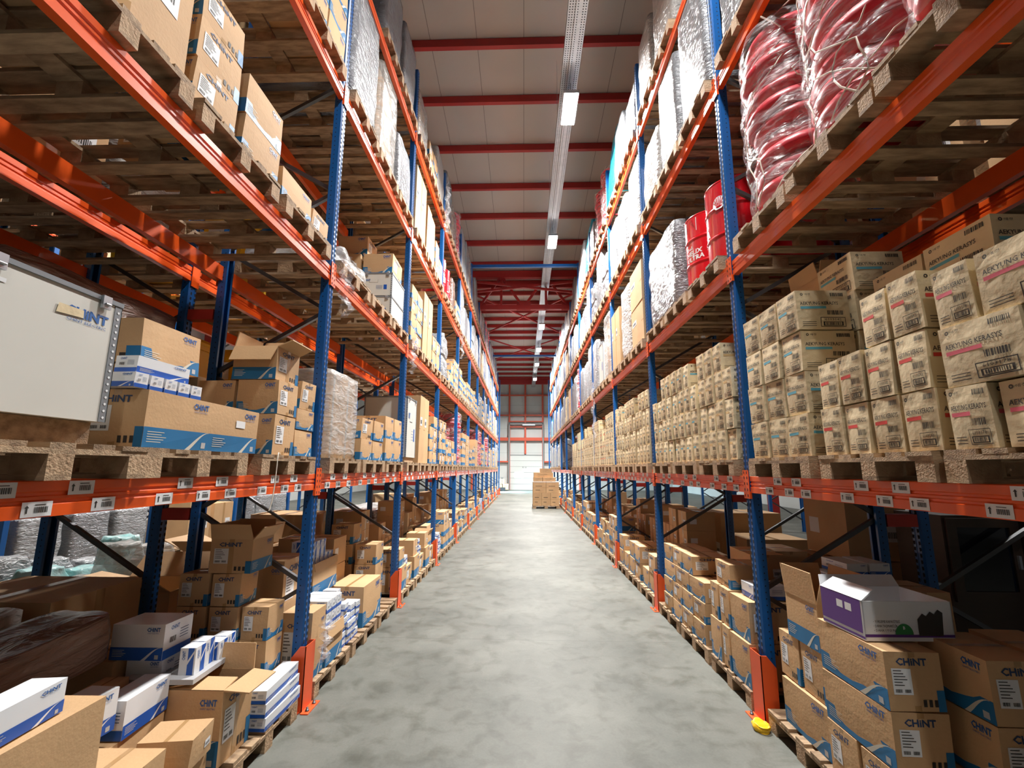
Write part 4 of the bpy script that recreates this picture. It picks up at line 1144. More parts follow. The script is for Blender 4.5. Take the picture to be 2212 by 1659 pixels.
# ------------------------------------------------------------------ what stands where
LVL = {
 ('L', 1): {1: ['x', 'blue', 'blue2'], 2: ['cabinet1', 'tall', 'blue'], 3: ['blue', 'small', 'blue2'], 4: ['hose', 'blue', 'plain'], 5: ['small', 'blue', 'tall'], 6: ['hose', 'hose', 'blue'],
            7: ['wrapw', 'blue', 'hose'], 8: ['blue', 'wrapw', 'plain'], 9: ['wrapw', 'blue', 'wrapw'], 10: ['wrapg', 'plain', 'wrapw']},
 ('L', 2): {1: ['x', 'x', 'x'], 2: ['blue', 'tall', 'blue2'], 3: ['foam', 'blue2', 'small'], 4: ['small', 'small', 'blue'], 5: ['blue', 'small', 'small'], 6: ['foam', 'wrapw', 'blue'], 7: ['wrapw', 'wraps', 'blue'],
            8: ['wrapw', 'blue', 'wrapw'], 9: ['blue', 'wrapw', 'tall'], 10: ['wrapw', 'wrapg', 'blue']},
 ('L', 3): {0: ['x', 'x', 'x'], 1: ['wraps', 'wrapm', 'wraps'], 2: ['tall', 'tall', 'blue'], 3: ['x', 'x', 'blue'], 4: ['wrapw', 'wraps', 'wrapw'], 5: ['foam', 'wrapw', 'wrapg'], 6: ['wrapw', 'tall', 'wrapw'],
            7: ['wraps', 'wrapw', 'wrapg'], 8: ['wrapw', 'blue', 'wraps'], 9: ['wrapg', 'wrapw', 'wraps'], 10: ['blue', 'blue', 'blue']},
 ('L', 4): {1: ['x', 'wraps', 'wraps'], 2: ['wrapm', 'blue2', 'wrapg'], 3: ['wraps', 'wrapm', 'hose'], 4: ['wrapw', 'wraps', 'wrapm'], 5: ['wraps', 'wrapw', 'wraps'], 6: ['wrapw', 'wraps', 'wrapm'], 7: ['hose', 'wraps', 'hose'],
            8: ['wrapw', 'wraps', 'wrapg'], 9: ['wraps', 'wrapw', 'wraps'], 10: ['wrapw', 'wraps', 'wrapg']},
 ('R', 1): {1: ['creamo', 'creamb', 'creamb'], 2: ['creamo', 'creamo', 'creamb'], 3: ['creamb', 'creamr', 'creamo'], 4: ['creamo', 'creamo', 'creamb'], 5: ['creamb', 'creamo', 'creamo'], 6: ['x', 'x', 'x'], 7: ['x', 'x', 'x'],
            8: ['wrapw', 'cabinet1', 'wrapw'], 9: ['wrapw', 'wrapw', 'wrapw'], 10: ['wraps', 'wrapw', 'wrapw']},
 ('R', 2): {1: ['x', 'x', 'x'], 2: ['tall2', 'wrapg', 'tall'], 3: ['wrapm', 'cabinet1', 'wrapw'], 4: ['wrapw', 'wrapw', 'wraps'], 5: ['hose', 'wrapw', 'wraps'], 6: ['tall', 'wrapw', 'creamo'], 7: ['wrapw', 'wraps', 'wrapw'],
            8: ['wrapw', 'wrapg', 'wrapw'], 9: ['wraps', 'wrapw', 'wraps'], 10: ['wrapw', 'wrapc', 'wraps']},
 ('R', 3): {0: ['x', 'x', 'wraps'], 1: ['wraps', 'wraps', 'wrapg'], 2: ['wrapg', 'wraps', 'wraps'], 3: ['foam', 'wrapw', 'foam'], 4: ['wrapw', 'wraps', 'wrapw'], 5: ['wraps', 'wrapw', 'wraps'], 6: ['wrapw', 'tall', 'wrapw'],
            7: ['wraps', 'wrapw', 'wrapg'], 8: ['wrapw', 'wraps', 'wraps'], 9: ['wrapg', 'wrapw', 'wraps'], 10: ['wrapw', 'wrapg', 'wraps']},
 ('R', 4): {1: ['x', 'wrapg', 'wrapg'], 2: ['wraps', 'wraps', 'wrapc'], 3: ['hose', 'hose', 'wraps'], 4: ['wrapc', 'wrapw', 'wrapm'], 5: ['wrapw', 'wraps', 'wrapw'], 6: ['wrapg', 'wrapw', 'wraps'], 7: ['wrapw', 'wraps', 'hose'],
            8: ['wrapw', 'wrapm', 'wraps'], 9: ['wraps', 'wrapw', 'wrapc'], 10: ['wrapw', 'wraps', 'wrapw']},
}
for (S, l), d in LVL.items():
    for b, row in d.items():
        for s, k in enumerate(row):
            if k != 'x': load(S, l, b, s, k, near=(b <= 1), seed=s)

Z1, Z2, Z3, Z4 = [LZ[i] + .146 for i in (1, 2, 3, 4)]
G_SH = 'brown blue-banded cartons on the left first shelf'

def left_first_shelf():
    S = 'L'
    pallet(S, 1.686, LZ[1], 'worn wooden pallet under the big grey-framed cabinet', True, dx=-.02, seed=1)
    pallet(S, 2.50, LZ[1], 'wooden pallet under the long blue-banded carton on the left first shelf', True, seed=2)
    pallet(S, 3.46, LZ[1], 'wooden pallet beside the nearest left upright, first shelf', True, seed=3)
    cabinet(S, 1.61, 1.86, Z1 + .10, .62, .80, .53, 'big grey-white cabinet with perforated grey corner profiles and blue lettering', big=True)
    timber(S, 1.33, 1.90, 1.90, .10, Z1, .098, 'front timber bearer under the big grey-white cabinet')
    timber(S, 1.33, 1.90, 2.50, .10, Z1, .098, 'rear timber bearer under the big grey-white cabinet')
    # long carton with two printed panels
    w, d, h = .93, .30, .285
    m = MB(); F, L, R, T, K = faces_of(w, d, h); m.bbox(-w / 2, w / 2, -d / 2, d / 2, 0, h, 'kraft', 4)
    for k in range(2):
        fr = lambda u, v, e, k=k: F(u + k * w / 2, v, e)
        blue_face(m, fr, w / 2, h)
    rect(m, F, w * .74, h * .56, w * .84, h * .72, 'paper', .003)
    end_face(m, L, d, h); end_face(m, R, d, h); rect(m, T, 0, d * .46, w, d * .54, 'tape', .001)
    m.warp(jig(w, d, h, 5, .006, .004))
    put(m.mesh('long_carton'), 'long_carton', S, 2.59, 1.855, Z1, d, 'long brown carton with two blue printed panels on the left first shelf', 'carton')
    for i in range(5):
        ctn(S, 2.07 + .094 * i, 2.155 + .094 * i, 1.885, .2, Z1 + .292, .075, 'white_end', f"small white box lying on the long carton, {ORD[i]} from the cabinet", 'white boxes on the long carton', name='small_white_box', cat='box')
    ctn(S, 2.09, 2.44, 1.90, .12, Z1 + .369, .085, 'white', 'white box with blue stripe lying on top of five small white boxes', name='white_box', cat='box')
    ctn(S, 2.28, 2.77, 2.30, .40, Z1, .47, 'blue_end', 'brown carton behind the small white boxes, under the upper carton', seed=1)
    ctn(S, 2.30, 2.75, 2.08, .60, Z1 + .474, .25, 'blue', 'brown blue-banded carton raised behind the long carton, topmost', seed=2)
    ctn(S, 2.3, 2.75, 2.162, .13, Z1, .47, 'blue', 'brown carton standing just behind the white boxes on the long carton', seed=0)
    # cartons facing down the aisle
    cam_ctn(-2.19, -1.86, 3.3, .3, Z1 + .31, .26, 'blue', 'brown blue-banded carton facing the camera, upper row, at the shelf edge', seed=1)
    cam_ctn(-2.50, -2.20, 3.3, .3, Z1 + .31, .26, 'blue', 'brown blue-banded carton facing the camera, upper row, set farther in', seed=2)
    cam_ctn(-2.16, -1.86, 3.28, .31, Z1, .305, 'blue', 'brown blue-banded carton facing the camera, lower row, at the shelf edge', seed=0)
    cam_ctn(-2.50, -2.18, 3.3, .3, Z1, .305, 'blue', 'brown blue-banded carton facing the camera, lower row, set farther in', seed=1)
    ctn(S, 3.62, 3.93, 1.87, .4, Z1, .22, 'blue', 'low blue-banded carton next to the nearest left upright, bottom of three', seed=2)
    ctn(S, 3.62, 3.93, 1.87, .4, Z1 + .224, .17, 'blue', 'flat blue-banded carton next to the nearest left upright, middle of three', seed=1)
    ctn(S, 3.66, 3.93, 1.87, .4, Z1 + .398, .24, 'blue_end', 'labelled brown carton next to the nearest left upright, topmost of three', seed=0)
    o = open_ctn(S, -1, -.66, 0, .34, 0, .26, 'blue', 'open brown carton with raised flaps on top of the cartons facing the camera', angs=(150, 20, -8, 65))
    o.location = (-2.07, 3.47, Z1 + .575); o.rotation_euler = (0, 0, 0)
    # thin white strapping hanging over the beam
    m = MB(); m.tube([(-1.80, 3.28, 2.06), (-1.795, 3.25, 2.07), (-1.79, 3.235, 2.0), (-1.79, 3.23, 1.85), (-1.795, 3.22, 1.72), (-1.80, 3.20, 1.66)], .004, 'cord', 6)
    tag(link('strap', m.mesh('strap')), 'thin white strap hanging over the orange beam on the left', 'strap')
left_first_shelf()

def left_upper_near():
    S = 'L'
    for s, y in enumerate((1.69, 2.56, 3.46)):
        pallet(S, y, LZ[2], f"wooden pallet seen from below on the left second shelf, first bay, {SLOT[s]} place", True, seed=s)
    ctn(S, 1.30, 2.06, 1.84, .9, Z2, .95, 'plain', 'big film-wrapped brown carton with paper sheet, left second shelf, nearest', seed=1)
    for q in range(3):
        ctn(S, 2.14, 2.52, 1.86, .32, Z2 + .272 * q, .268, 'blue_end', f"labelled brown carton in a stack of three above the first bay, {('bottom', 'middle', 'top')[q]}", 'stack of three labelled cartons', seed=q)
        cam_ctn(-2.53, -2.2, 2.15, .36, Z2 + .272 * q, .268, 'blue', f"brown carton beside the stack of three above the first bay, {('bottom', 'middle', 'top')[q]}", 'inner stack of three', seed=q)
    for q in range(2):
        ctn(S, 2.58, 3.02, 1.855, .42, Z2 + .295 * q, .29, 'blue', f"large brown carton with blue band, left second shelf middle, {('lower', 'upper')[q]}", seed=q)
        ctn(S, 2.58, 3.02, 2.3, .42, Z2 + .295 * q, .29, 'blue', f"brown carton behind the large blue-banded pair, left second shelf, {('lower', 'upper')[q]}", seed=q + 1)
    ctn(S, 3.08, 3.56, 1.855, .45, Z2, .26, 'blue', 'single blue-banded brown carton, left second shelf, before the nearest upright', seed=2)
    ctn(S, 3.58, 3.90, 1.86, .45, Z2, .22, 'blue_end', 'labelled brown carton touching the nearest left upright, second shelf', seed=0)
    for s in (0, 1, 2): P(S, 3, 0, s, s > 0)
    for i, (y0, y1) in enumerate(((3.12, 3.52), (3.54, 3.92))):
        for q in range(2 if i == 0 else 3):
            ctn(S, y0, y1, 1.84, .5, Z3 + q * .30, .295, 'blue', f"blue-banded brown carton high on the left third shelf, {('near', 'far')[i]} column, row {NUM[q]}", seed=q)
    for q in range(2): ctn(S, 2.3, 2.95, 1.84, .6, Z3 + q * .30, .295, 'blue', f"wide brown carton high on the left third shelf, middle pallet, row {NUM[q]}", seed=q)
    for s in (0, 1, 2): P(S, 4, 0, s)
left_upper_near()

def left_second_bay():
    S = 'L'
    pallet(S, slot_y(S, 1, 0), LZ[1], 'new pale wooden pallet under the grey film-wrapped stack, left first shelf', True)
    o = wrapped(S, slot_y(S, 1, 0), Z1, .76, 1.0, .86, 'film_milky', 'grey carton stack wrapped in shiny clear film, left first shelf second bay', seed=2, amp=.005)
    inner_cartons(o, .74, .95, .85, 2, 3, 'plaing')
    for s in (0, 1, 2): P(S, 2, 1, s, True)
    o = wrapped(S, slot_y(S, 1, 0), Z2, .72, 1.0, .16, 'film_milky', 'flat film-wrapped load with loose film, left second shelf second bay', seed=1, amp=.02)
    inner_cartons(o, .66, .9, .12, 2, 1, 'white')
    y = 5.95
    for q in range(2):
        for i, x in enumerate((-2.30, -2.80)):
            c = cabinet(S, 0, 0, 0, .46, .62, .32, f"white metal cabinet with blue marks, left second shelf, {('lower', 'upper')[q]} {('at the edge', 'set back')[i]}", group='white cabinets stacked on the left second shelf')
            c.location = (x + .205, y + .31, Z2 + .35 * q); c.rotation_euler = (0, 0, 0)
    for i, (x0, x1) in enumerate(((-2.33, -1.89), (-2.85, -2.36))):
        cam_ctn(x0, x1, 6.02, .5, Z2 + .70, .32, 'blue' if i == 0 else 'plain', f"brown carton on top of the white metal cabinets, {('at the edge', 'set back')[i]}", seed=i)
    cam_ctn(-2.75, -2.3, 6.1, .42, Z2 + 1.023, .32, 'blue', 'brown carton on the pile above the white metal cabinets', seed=1)
    for q in range(3):
        cam_ctn(-3.0, -2.55, 5.0, .5, Z2 + .32 * q, .316, 'plain', f"plain brown carton deep on the left second shelf, row {NUM[q]}", seed=q)
    film_scrap(-1.74, 4.12, Z2 + .02, .62, .22, 'loose clear film hanging behind the nearest left upright', 3, PI / 2)
    film_scrap(-1.74, 6.85, Z2 - .03, .55, .16, 'torn clear film hanging at the second left upright, second shelf', 1, PI / 2)
    film_scrap(-1.73, 12.2, Z3 - .03, .95, .22, 'torn clear film hanging at the fourth left upright, third shelf', 5, PI / 2)
    film_scrap(-1.70, 9.2, Z4 + .55, 1.1, .4, 'crumpled clear film hanging from the left top shelf', 2, PI / 2)
    film_scrap(1.86, 11.9, Z2 + .25, 1.5, .16, 'long torn film strip hanging from the right second shelf', 4, -PI / 2)
    # drums on the third shelf
    P(S, 3, 3, 0); P(S, 3, 3, 1)
    drum(S, 10.0, 2.15, Z3, 'nearer red oil drum on the left third shelf'); drum(S, 10.62, 2.15, Z3, 'farther red oil drum on the left third shelf', .4)
    wrapped(S, slot_y(S, 3, 1) + .19, Z3, .50, 1.0, .9, 'film_brown', 'brown film-wrapped load beside the left red drums', seed=1)
left_second_bay()

def right_first_shelf():
    S = 'R'
    for s, y in enumerate((1.69, 2.53, 3.42)):
        pallet(S, y, LZ[1], f"weathered wooden pallet under cream cartons, right first shelf first bay, {SLOT[s]} place", True, seed=s, dx=-.01 * s)
    r = random.Random(3)
    def c(y0, y1, q, h, st, lab, xf=1.885, d=.38, z0=Z1, dz=0):
        ctn(S, y0, y1, xf + r.uniform(0, .015), d, z0 + q * (h + .003) + dz, h, st, lab, rz=r.uniform(-.004, .004), seed=r.randrange(3), name='cream_carton')
    G = 'cream carton with pink stripe'
    # near pallet: long and short faces mixed
    c(1.85, 2.05, 0, .268, 'creamp', f'{G}, narrow face, bottom row of the nearest right pallet')
    c(1.45, 1.84, 0, .268, 'creamp', f'{G}, wide face, bottom row of the nearest right pallet')
    c(1.68, 2.04, 1, .268, 'creamp', f'{G}, wide face, middle row of the nearest right pallet')
    c(1.29, 1.67, 1, .268, 'creamp', f'{G}, second wide face, middle row of the nearest right pallet')
    c(1.85, 2.04, 2, .268, 'creamp', f'{G}, narrow face, top row of the nearest right pallet')
    c(1.45, 1.84, 2, .268, 'creamp', f'{G}, wide face, top row of the nearest right pallet')
    for q in range(3):
        for i, y0 in enumerate((1.46, 1.845)): c(y0 - .18, y0 + .195, q, .268, 'creamp', f"pink-striped cream carton in the back of the nearest right pallet, row {NUM[q]} column {NUM[i]}", xf=2.285)
    for q in range(3):
        for i in range(4):
            if q == 2 and i > 1: continue
            y0 = 2.095 + i * .205
            c(y0, y0 + .2, q, .288, 'creamr', f"red-striped cream carton, right first shelf first bay middle pallet, row {NUM[q]} column {NUM[i]}", dz=.0)
    for q in range(4):
        for i in range(2):
            c(2.10 + i * .4, 2.49 + i * .4, q, .288, 'creamb' if q == 3 else 'creamr', f"cream carton behind the front ones, first bay middle pallet, row {NUM[q]} column {NUM[i]}", xf=2.29)
            if q == 3: c(2.10 + i * .4, 2.49 + i * .4, q, .288, 'creamb', f"cyan-striped cream carton at the back top of the middle pallet, column {NUM[i]}", xf=2.69)
    for q in range(4):
        for i in range(3):
            y0 = 3.02 + i * .262
            c(y0, y0 + .256, q, .285, 'creamb', f"cyan-striped cream carton, right first shelf first bay far pallet, row {NUM[q]} column {NUM[i]}")
    for q in range(5):
        for i in range(2):
            if q == 4 and i == 1: continue
            c(3.02 + i * .39, 3.40 + i * .39, q, .285, 'creamb', f"cyan-striped cream carton behind the far pallet front, row {NUM[q]} column {NUM[i]}", xf=2.29)
    if True:
        o = open_ctn(S, -1, -.64, 0, .3, 0, .28, 'plain', 'open cream-brown carton on top of the cyan-striped stack', angs=(10, 25, -20, 15)); o.location = (2.5, 3.62, Z1 + 4 * .288); o.rotation_euler = (0, 0, -PI / 2)
right_first_shelf()

def right_hoses():
    S = 'R'
    pallet(S, 1.665 + .03, LZ[2], 'wooden pallet cut off by the top right corner, right second shelf', True, dx=-.06, seed=3)
    pallet(S, 2.535, LZ[2], 'wooden pallet under the biggest red hose stack', True, seed=1, dx=-.04)
    pallet(S, 3.42, LZ[2], 'wooden pallet under the hose stack beside the nearest right upright', True, seed=2)
    hose_roll(S, 2.50, Z2, 'biggest film-wrapped stack of red hose coils, right second shelf', n=10, R=.335, r=.080, xf=1.88, seed=0)
    hose_roll(S, 3.36, Z2, 'film-wrapped stack of red hose coils beside the nearest right upright', n=11, R=.27, r=.07, xf=1.90, seed=1)
    hose_roll(S, 1.665, Z2, 'film-wrapped stack of red hose coils cut off by the top right corner', n=10, R=.29, r=.055, xf=1.80, seed=2)
    # drums and silvery load in the second bay
    for s in (0, 1, 2): P(S, 2, 1, s, True)
    drum(S, 4.42, 2.24, Z2, 'red oil drum beside the nearest right upright, right second shelf', -.25)
    drum(S, 5.03, 2.24, Z2, 'red oil drum with scallop shell emblem, second from the nearest right upright', .55)
    drum(S, 4.42, 2.85, Z2, 'red oil drum standing behind the nearer front drum', .2); drum(S, 5.03, 2.85, Z2, 'red oil drum standing behind the farther front drum', .1)
    wrapped(S, 6.0, Z2, 1.18, .95, 1.15, 'film_silver', 'silvery film-wrapped load beside the red drums', seed=3, amp=.02)
    for s in (0, 1): P(S, 3, 0, s)
    wrapped(S, slot_y(S, 0, 1), Z3, .74, 1.0, 1.2, 'film_grey', 'grey film-wrapped load above the biggest hose stack', seed=1)
right_hoses()

def left_floor_near():
    S = 'L'; zt = .146
    for s, y in enumerate((1.71, 2.60, 3.47)):
        pallet(S, y, 0, f"wooden floor pallet under the left rack, first bay, {SLOT[s]} place", True, seed=s)
    ctn(S, 1.42, 2.07, 1.80, .72, zt, .84, 'bare', 'large bare brown carton at the bottom left corner', seed=0)
    ctn(S, 1.60, 1.93, 1.84, .14, zt + .845, .125, 'white', 'white box with blue stripe lying on the large bare carton', rz=.10, name='white_box', cat='box')
    ctn(S, 2.18, 2.50, 1.82, .36, zt, .40, 'blue_end', 'brown carton with dark lettering in front of the white boxes, left floor')
    ctn(S, 2.54, 2.86, 1.84, .30, zt, .20, 'bare', 'small bare brown carton at the pallet edge, left floor', seed=1)
    ctn(S, 2.62, 2.84, 1.80, .30, zt + .202, .16, 'plain', 'small flat brown carton with white label resting on another, left floor', rz=.12)
    ctn(S, 2.22, 2.62, 2.22, .17, zt + .42, .21, 'white', 'white box with large blue lettering leaning among the cartons', rz=-.06, name='white_box', cat='box')
    ctn(S, 2.645, 2.985, 2.20, .16, zt + .34, .20, 'white', 'white box with blue stripe right of the lettered white box', rz=.05, name='white_box', cat='box')
    ctn(S, 2.20, 2.98, 2.20, .38, zt, .335, 'bare', 'long brown carton supporting the two leaning white boxes', seed=2)
    ctn(S, 2.66, 2.95, 2.42, .15, zt + .34, .20, 'blue_end', 'brown carton with torn red print behind the leaning white boxes', rz=.06, seed=2)
    o = open_ctn(S, 3.0, 3.32, 1.87, .42, zt, .44, 'blue_end', 'open brown carton with standing flap at the left floor pallet edge', angs=(95, -80, -86, 8), fw=.16)
    m = MB(); m.box(-.22, .22, -.30, .30, 0, .03, 'foam_grey')
    o = link('foam_slab', m.mesh('foam_slab'), (-2.30, 3.28, zt + .475), .05); tag(o, 'flat grey slab lying on the open carton, left floor', 'slab')
    ctn(S, 3.29, 3.60, 2.34, .22, zt, .44, 'bare', 'brown carton under the back of the grey slab')
    for i in range(4):
        xx = -2.16 - (.02 if i % 2 else 0); yy = 3.10 + .115 * i
        m_ = upright_box(); o = link('upright_white_box', m_, (xx, yy, zt + .506 - (.0 if i < 3 else 0)), PI / 2 + .05); o.scale = (1, 1, 1 if i < 2 else .72)
        tag(o, f"upright white box on the grey slab, {ORD[i]} from the camera", 'box', 'upright white boxes on the grey slab')
    for q in range(3):
        ctn(S, 3.40, 3.90, 1.80 + .01 * q, .13, zt + .088 * q, .085, 'white', f"long white box beside the orange guard, {('bottom', 'middle', 'top')[q]} of three", 'long white boxes', rz=.02 * q, name='long_white_box', cat='box')
    # white box on a pile, facing the camera
    cam_ctn(-2.64, -2.29, 3.0, .25, .75, .215, 'white', 'large white blue-banded box on the pile, facing the camera', name='white_box', cat='box')
    for q in range(3): cam_ctn(-2.56, -2.32, 3.05, .2, zt + q * .2, .198, 'white', f"white box in the pile below the large white box, {('bottom', 'middle', 'top')[q]}", 'white pile', name='white_box', cat='box')
    cam_ctn(-3.0, -2.58, 2.98, .40, zt, .60, 'plain', 'brown carton standing under the large white box', seed=1)
    for i, (x0, x1, y0, z0, h) in enumerate(((-2.56, -2.33, 3.62, .15, .2), (-2.56, -2.33, 3.62, .352, .2))):
        cam_ctn(x0, x1, y0, .2, z0, h, 'white', f"white box deep between the cartons, {('lower', 'upper')[i]}", name='white_box', cat='box')
    # brown cartons stacked deep, facing the camera
    G = 'cartons stacked deep beside the nearest left upright'
    for i, (x0, x1, n) in enumerate(((-2.205, -1.98, 3), (-2.455, -2.215, 4), (-2.72, -2.47, 4))):
        for q in range(n):
            h = .245
            o = ctn_cam_end(x0, x1, 3.66 - (0 if i == 0 else .02), .24 + .0, zt + q * (h + .003), h, f"labelled brown carton stacked beside the nearest left upright, column {NUM[i]} inward, row {NUM[q]}", G, q)
    o = open_ctn(S, -1, -.66, 0, .3, 0, .26, 'blue_end', 'open brown carton on top of the deep stack by the left upright', angs=(20, 15, -15, 40)); o.location = (-2.32, 3.79, zt + 4 * .248); o.rotation_euler = (0, 0, 0)
    # film-wrapped long cartons slanting in the dark
    o = wrapped(S, 2.28, .73, 1.35, .42, .26, 'film_brown', 'long film-wrapped brown bundle slanting across the left floor pallets', xf=2.62, seed=2, amp=.01)
    o.rotation_euler = (0, -.10, PI / 2 - .12)
    o = wrapped(S, 2.0, zt, 1.2, .5, .44, 'film_brown', 'dark film-wrapped bundle under the slanting one', xf=2.62, seed=1, amp=.01)
    # open cartons behind
    o = open_ctn(S, -1, -.12, 0, .7, 0, .60, 'blank', 'large open carton with wide flaps behind the left rack, nearer', angs=(55, 40, 78, 70), fw=.30); o.location = (-3.95, 4.86, .147); o.rotation_euler = (0, 0, .1)
    o = open_ctn(S, -1, -.12, 0, .7, 0, .78, 'blank', 'large open carton with wide flaps behind the left rack, farther', angs=(60, 30, 65, 80), fw=.30); o.location = (-3.85, 6.1, .147); o.rotation_euler = (0, 0, .05)

def upright_box():
    if 'upb' in _MESH: return _MESH['upb']
    w, d, h = .105, .10, .16
    m = MB(); F, L, R, T, K = faces_of(w, d, h); m.box(-w / 2, w / 2, -d / 2, d / 2, 0, h, 'white_card')
    for fr, W in ((F, w), (L, d), (R, d)):
        rect(m, fr, W * .52, 0, W * .9, h, 'band_dark'); poly(m, fr, [(W * .9, h * .9), (W * .9, h * .8), (W * .5, h * .35), (W * .5, h * .5)], 'paper', .002)
        text(m, fr, 'CHiNT', W * .36, h * .55, W * .2, 'ink_blue', width=.055, bold=.02, rot=90)
    _MESH['upb'] = m.mesh('upright_white_box'); return _MESH['upb']

def ctn_cam_end(x0, x1, yf, d, z, h, label, group, seed=0):
    return cam_ctn(x0, x1, yf, d, z, h, 'blue_end', label, group, seed=seed % 3)
left_floor_near()

def small_pile(S, y0, y1, xf, z, n_lay, label_tail, seed=0, sz=(.11, .16, .07)):
    r = random.Random(seed); w, d, h = sz; n = max(1, int((y1 - y0) / (w + .008)))
    for i in range(n):
        k = max(1, n_lay - r.randrange(3))
        for q in range(k):
            ctn(S, y0 + i * (w + .008), y0 + i * (w + .008) + w, xf + r.uniform(0, .03), d, z + q * (h + .001), h, r.choice(('white', 'white_end')), f"small white box, column {NUM[i % 12]} row {NUM[q]}, {label_tail}", f"small white boxes, {label_tail}", rz=r.uniform(-.06, .06), seed=0, lod=1, name='small_white_box', cat='box')

def left_floor_second():
    S = 'L'; zt = .146; b = 1
    for s in (0, 1, 2): P(S, 0, 1, s, True)
    ctn(S, 4.12, 4.40, 1.84, .29, zt, .56, 'blue', 'dented brown blue-banded carton with torn film just past the nearest left guard', seed=1)
    film_scrap(-1.76, 4.24, .62, .34, .2, 'crumpled film stuck on the dented carton by the nearest guard', 7, PI / 2)
    o = open_ctn(S, 4.42, 4.80, 1.83, .36, zt, .33, 'blue', 'open blue-banded carton full of white boxes, second bay left floor', angs=(170, 175, 172, 172), fw=.1)
    for i in range(3):
        for q in range(5):
            ctn(S, 4.435 + i * .118, 4.545 + i * .118, 1.85, .30, zt + .01 + q * .112, .11, 'white_end', f"white box filling the open carton past the guard, column {NUM[i]} row {NUM[q]}", 'white boxes filling the open carton', lod=1, name='small_white_box', cat='box')
    small_pile(S, 4.86, 5.40, 1.84, zt, 6, 'loose pile on the second bay left floor', 3)
    small_pile(S, 4.86, 5.32, 2.01, zt, 7, 'back of the loose pile', 5)
    ctn(S, 5.46, 6.10, 1.85, .42, zt, .45, 'blue', 'single large brown blue-banded carton before the second left guard', seed=2)
    cam_ctn(-2.54, -2.21, 4.30, .42, zt, .46, 'plain', 'brown carton under the tall lettered carton, second bay left floor')
    cam_ctn(-2.55, -2.19, 4.25, .45, zt + .465, .50, 'blue', 'tall brown carton with blue base standing behind the white boxes', seed=1)
    ctn(S, 4.95, 5.44, 2.22, .38, zt, .46, 'plain', 'brown carton supporting the carton of upright boxes')
    open_ctn(S, 4.90, 5.50, 2.215, .40, zt + .465, .34, 'blue', 'open blue-banded carton filled with upright blue and white boxes', angs=(172, 172, 172, 172), fw=.08)
    for i in range(5):
        for q in range(2 if i < 3 else 1):
            for e in range(2):
                o = link('upright_white_box', upright_box(), (-2.31 - e * .13, 4.99 + i * .108, zt + .70 + q * .162), PI / 2); tag(o, f"upright blue and white box in the open carton, column {NUM[i]} row {NUM[q]}{' behind' if e else ''}", 'box', 'upright boxes in the open carton')
    m = MB()
    for i, (x0, x1, n) in enumerate(((-2.3, -2.0, 3), (-2.65, -2.33, 4))):
        for q in range(n):
            cam_ctn(x0, x1, 6.3, .34, zt + q * .263, .26, 'blue_end', f"labelled brown carton stacked before the second left upright, column {NUM[i]} inward, row {NUM[q]}", 'cartons stacked before the second left upright', seed=q % 3)
    for i in range(2):
        for q in range(3): cam_ctn(-3.0 + .36 * i, -2.66 + .36 * i, 5.6, .4, zt + q * .32, .317, 'plain', f"plain brown carton deep in the second bay left floor, column {NUM[i]} row {NUM[q]}", seed=q % 3)
left_floor_second()

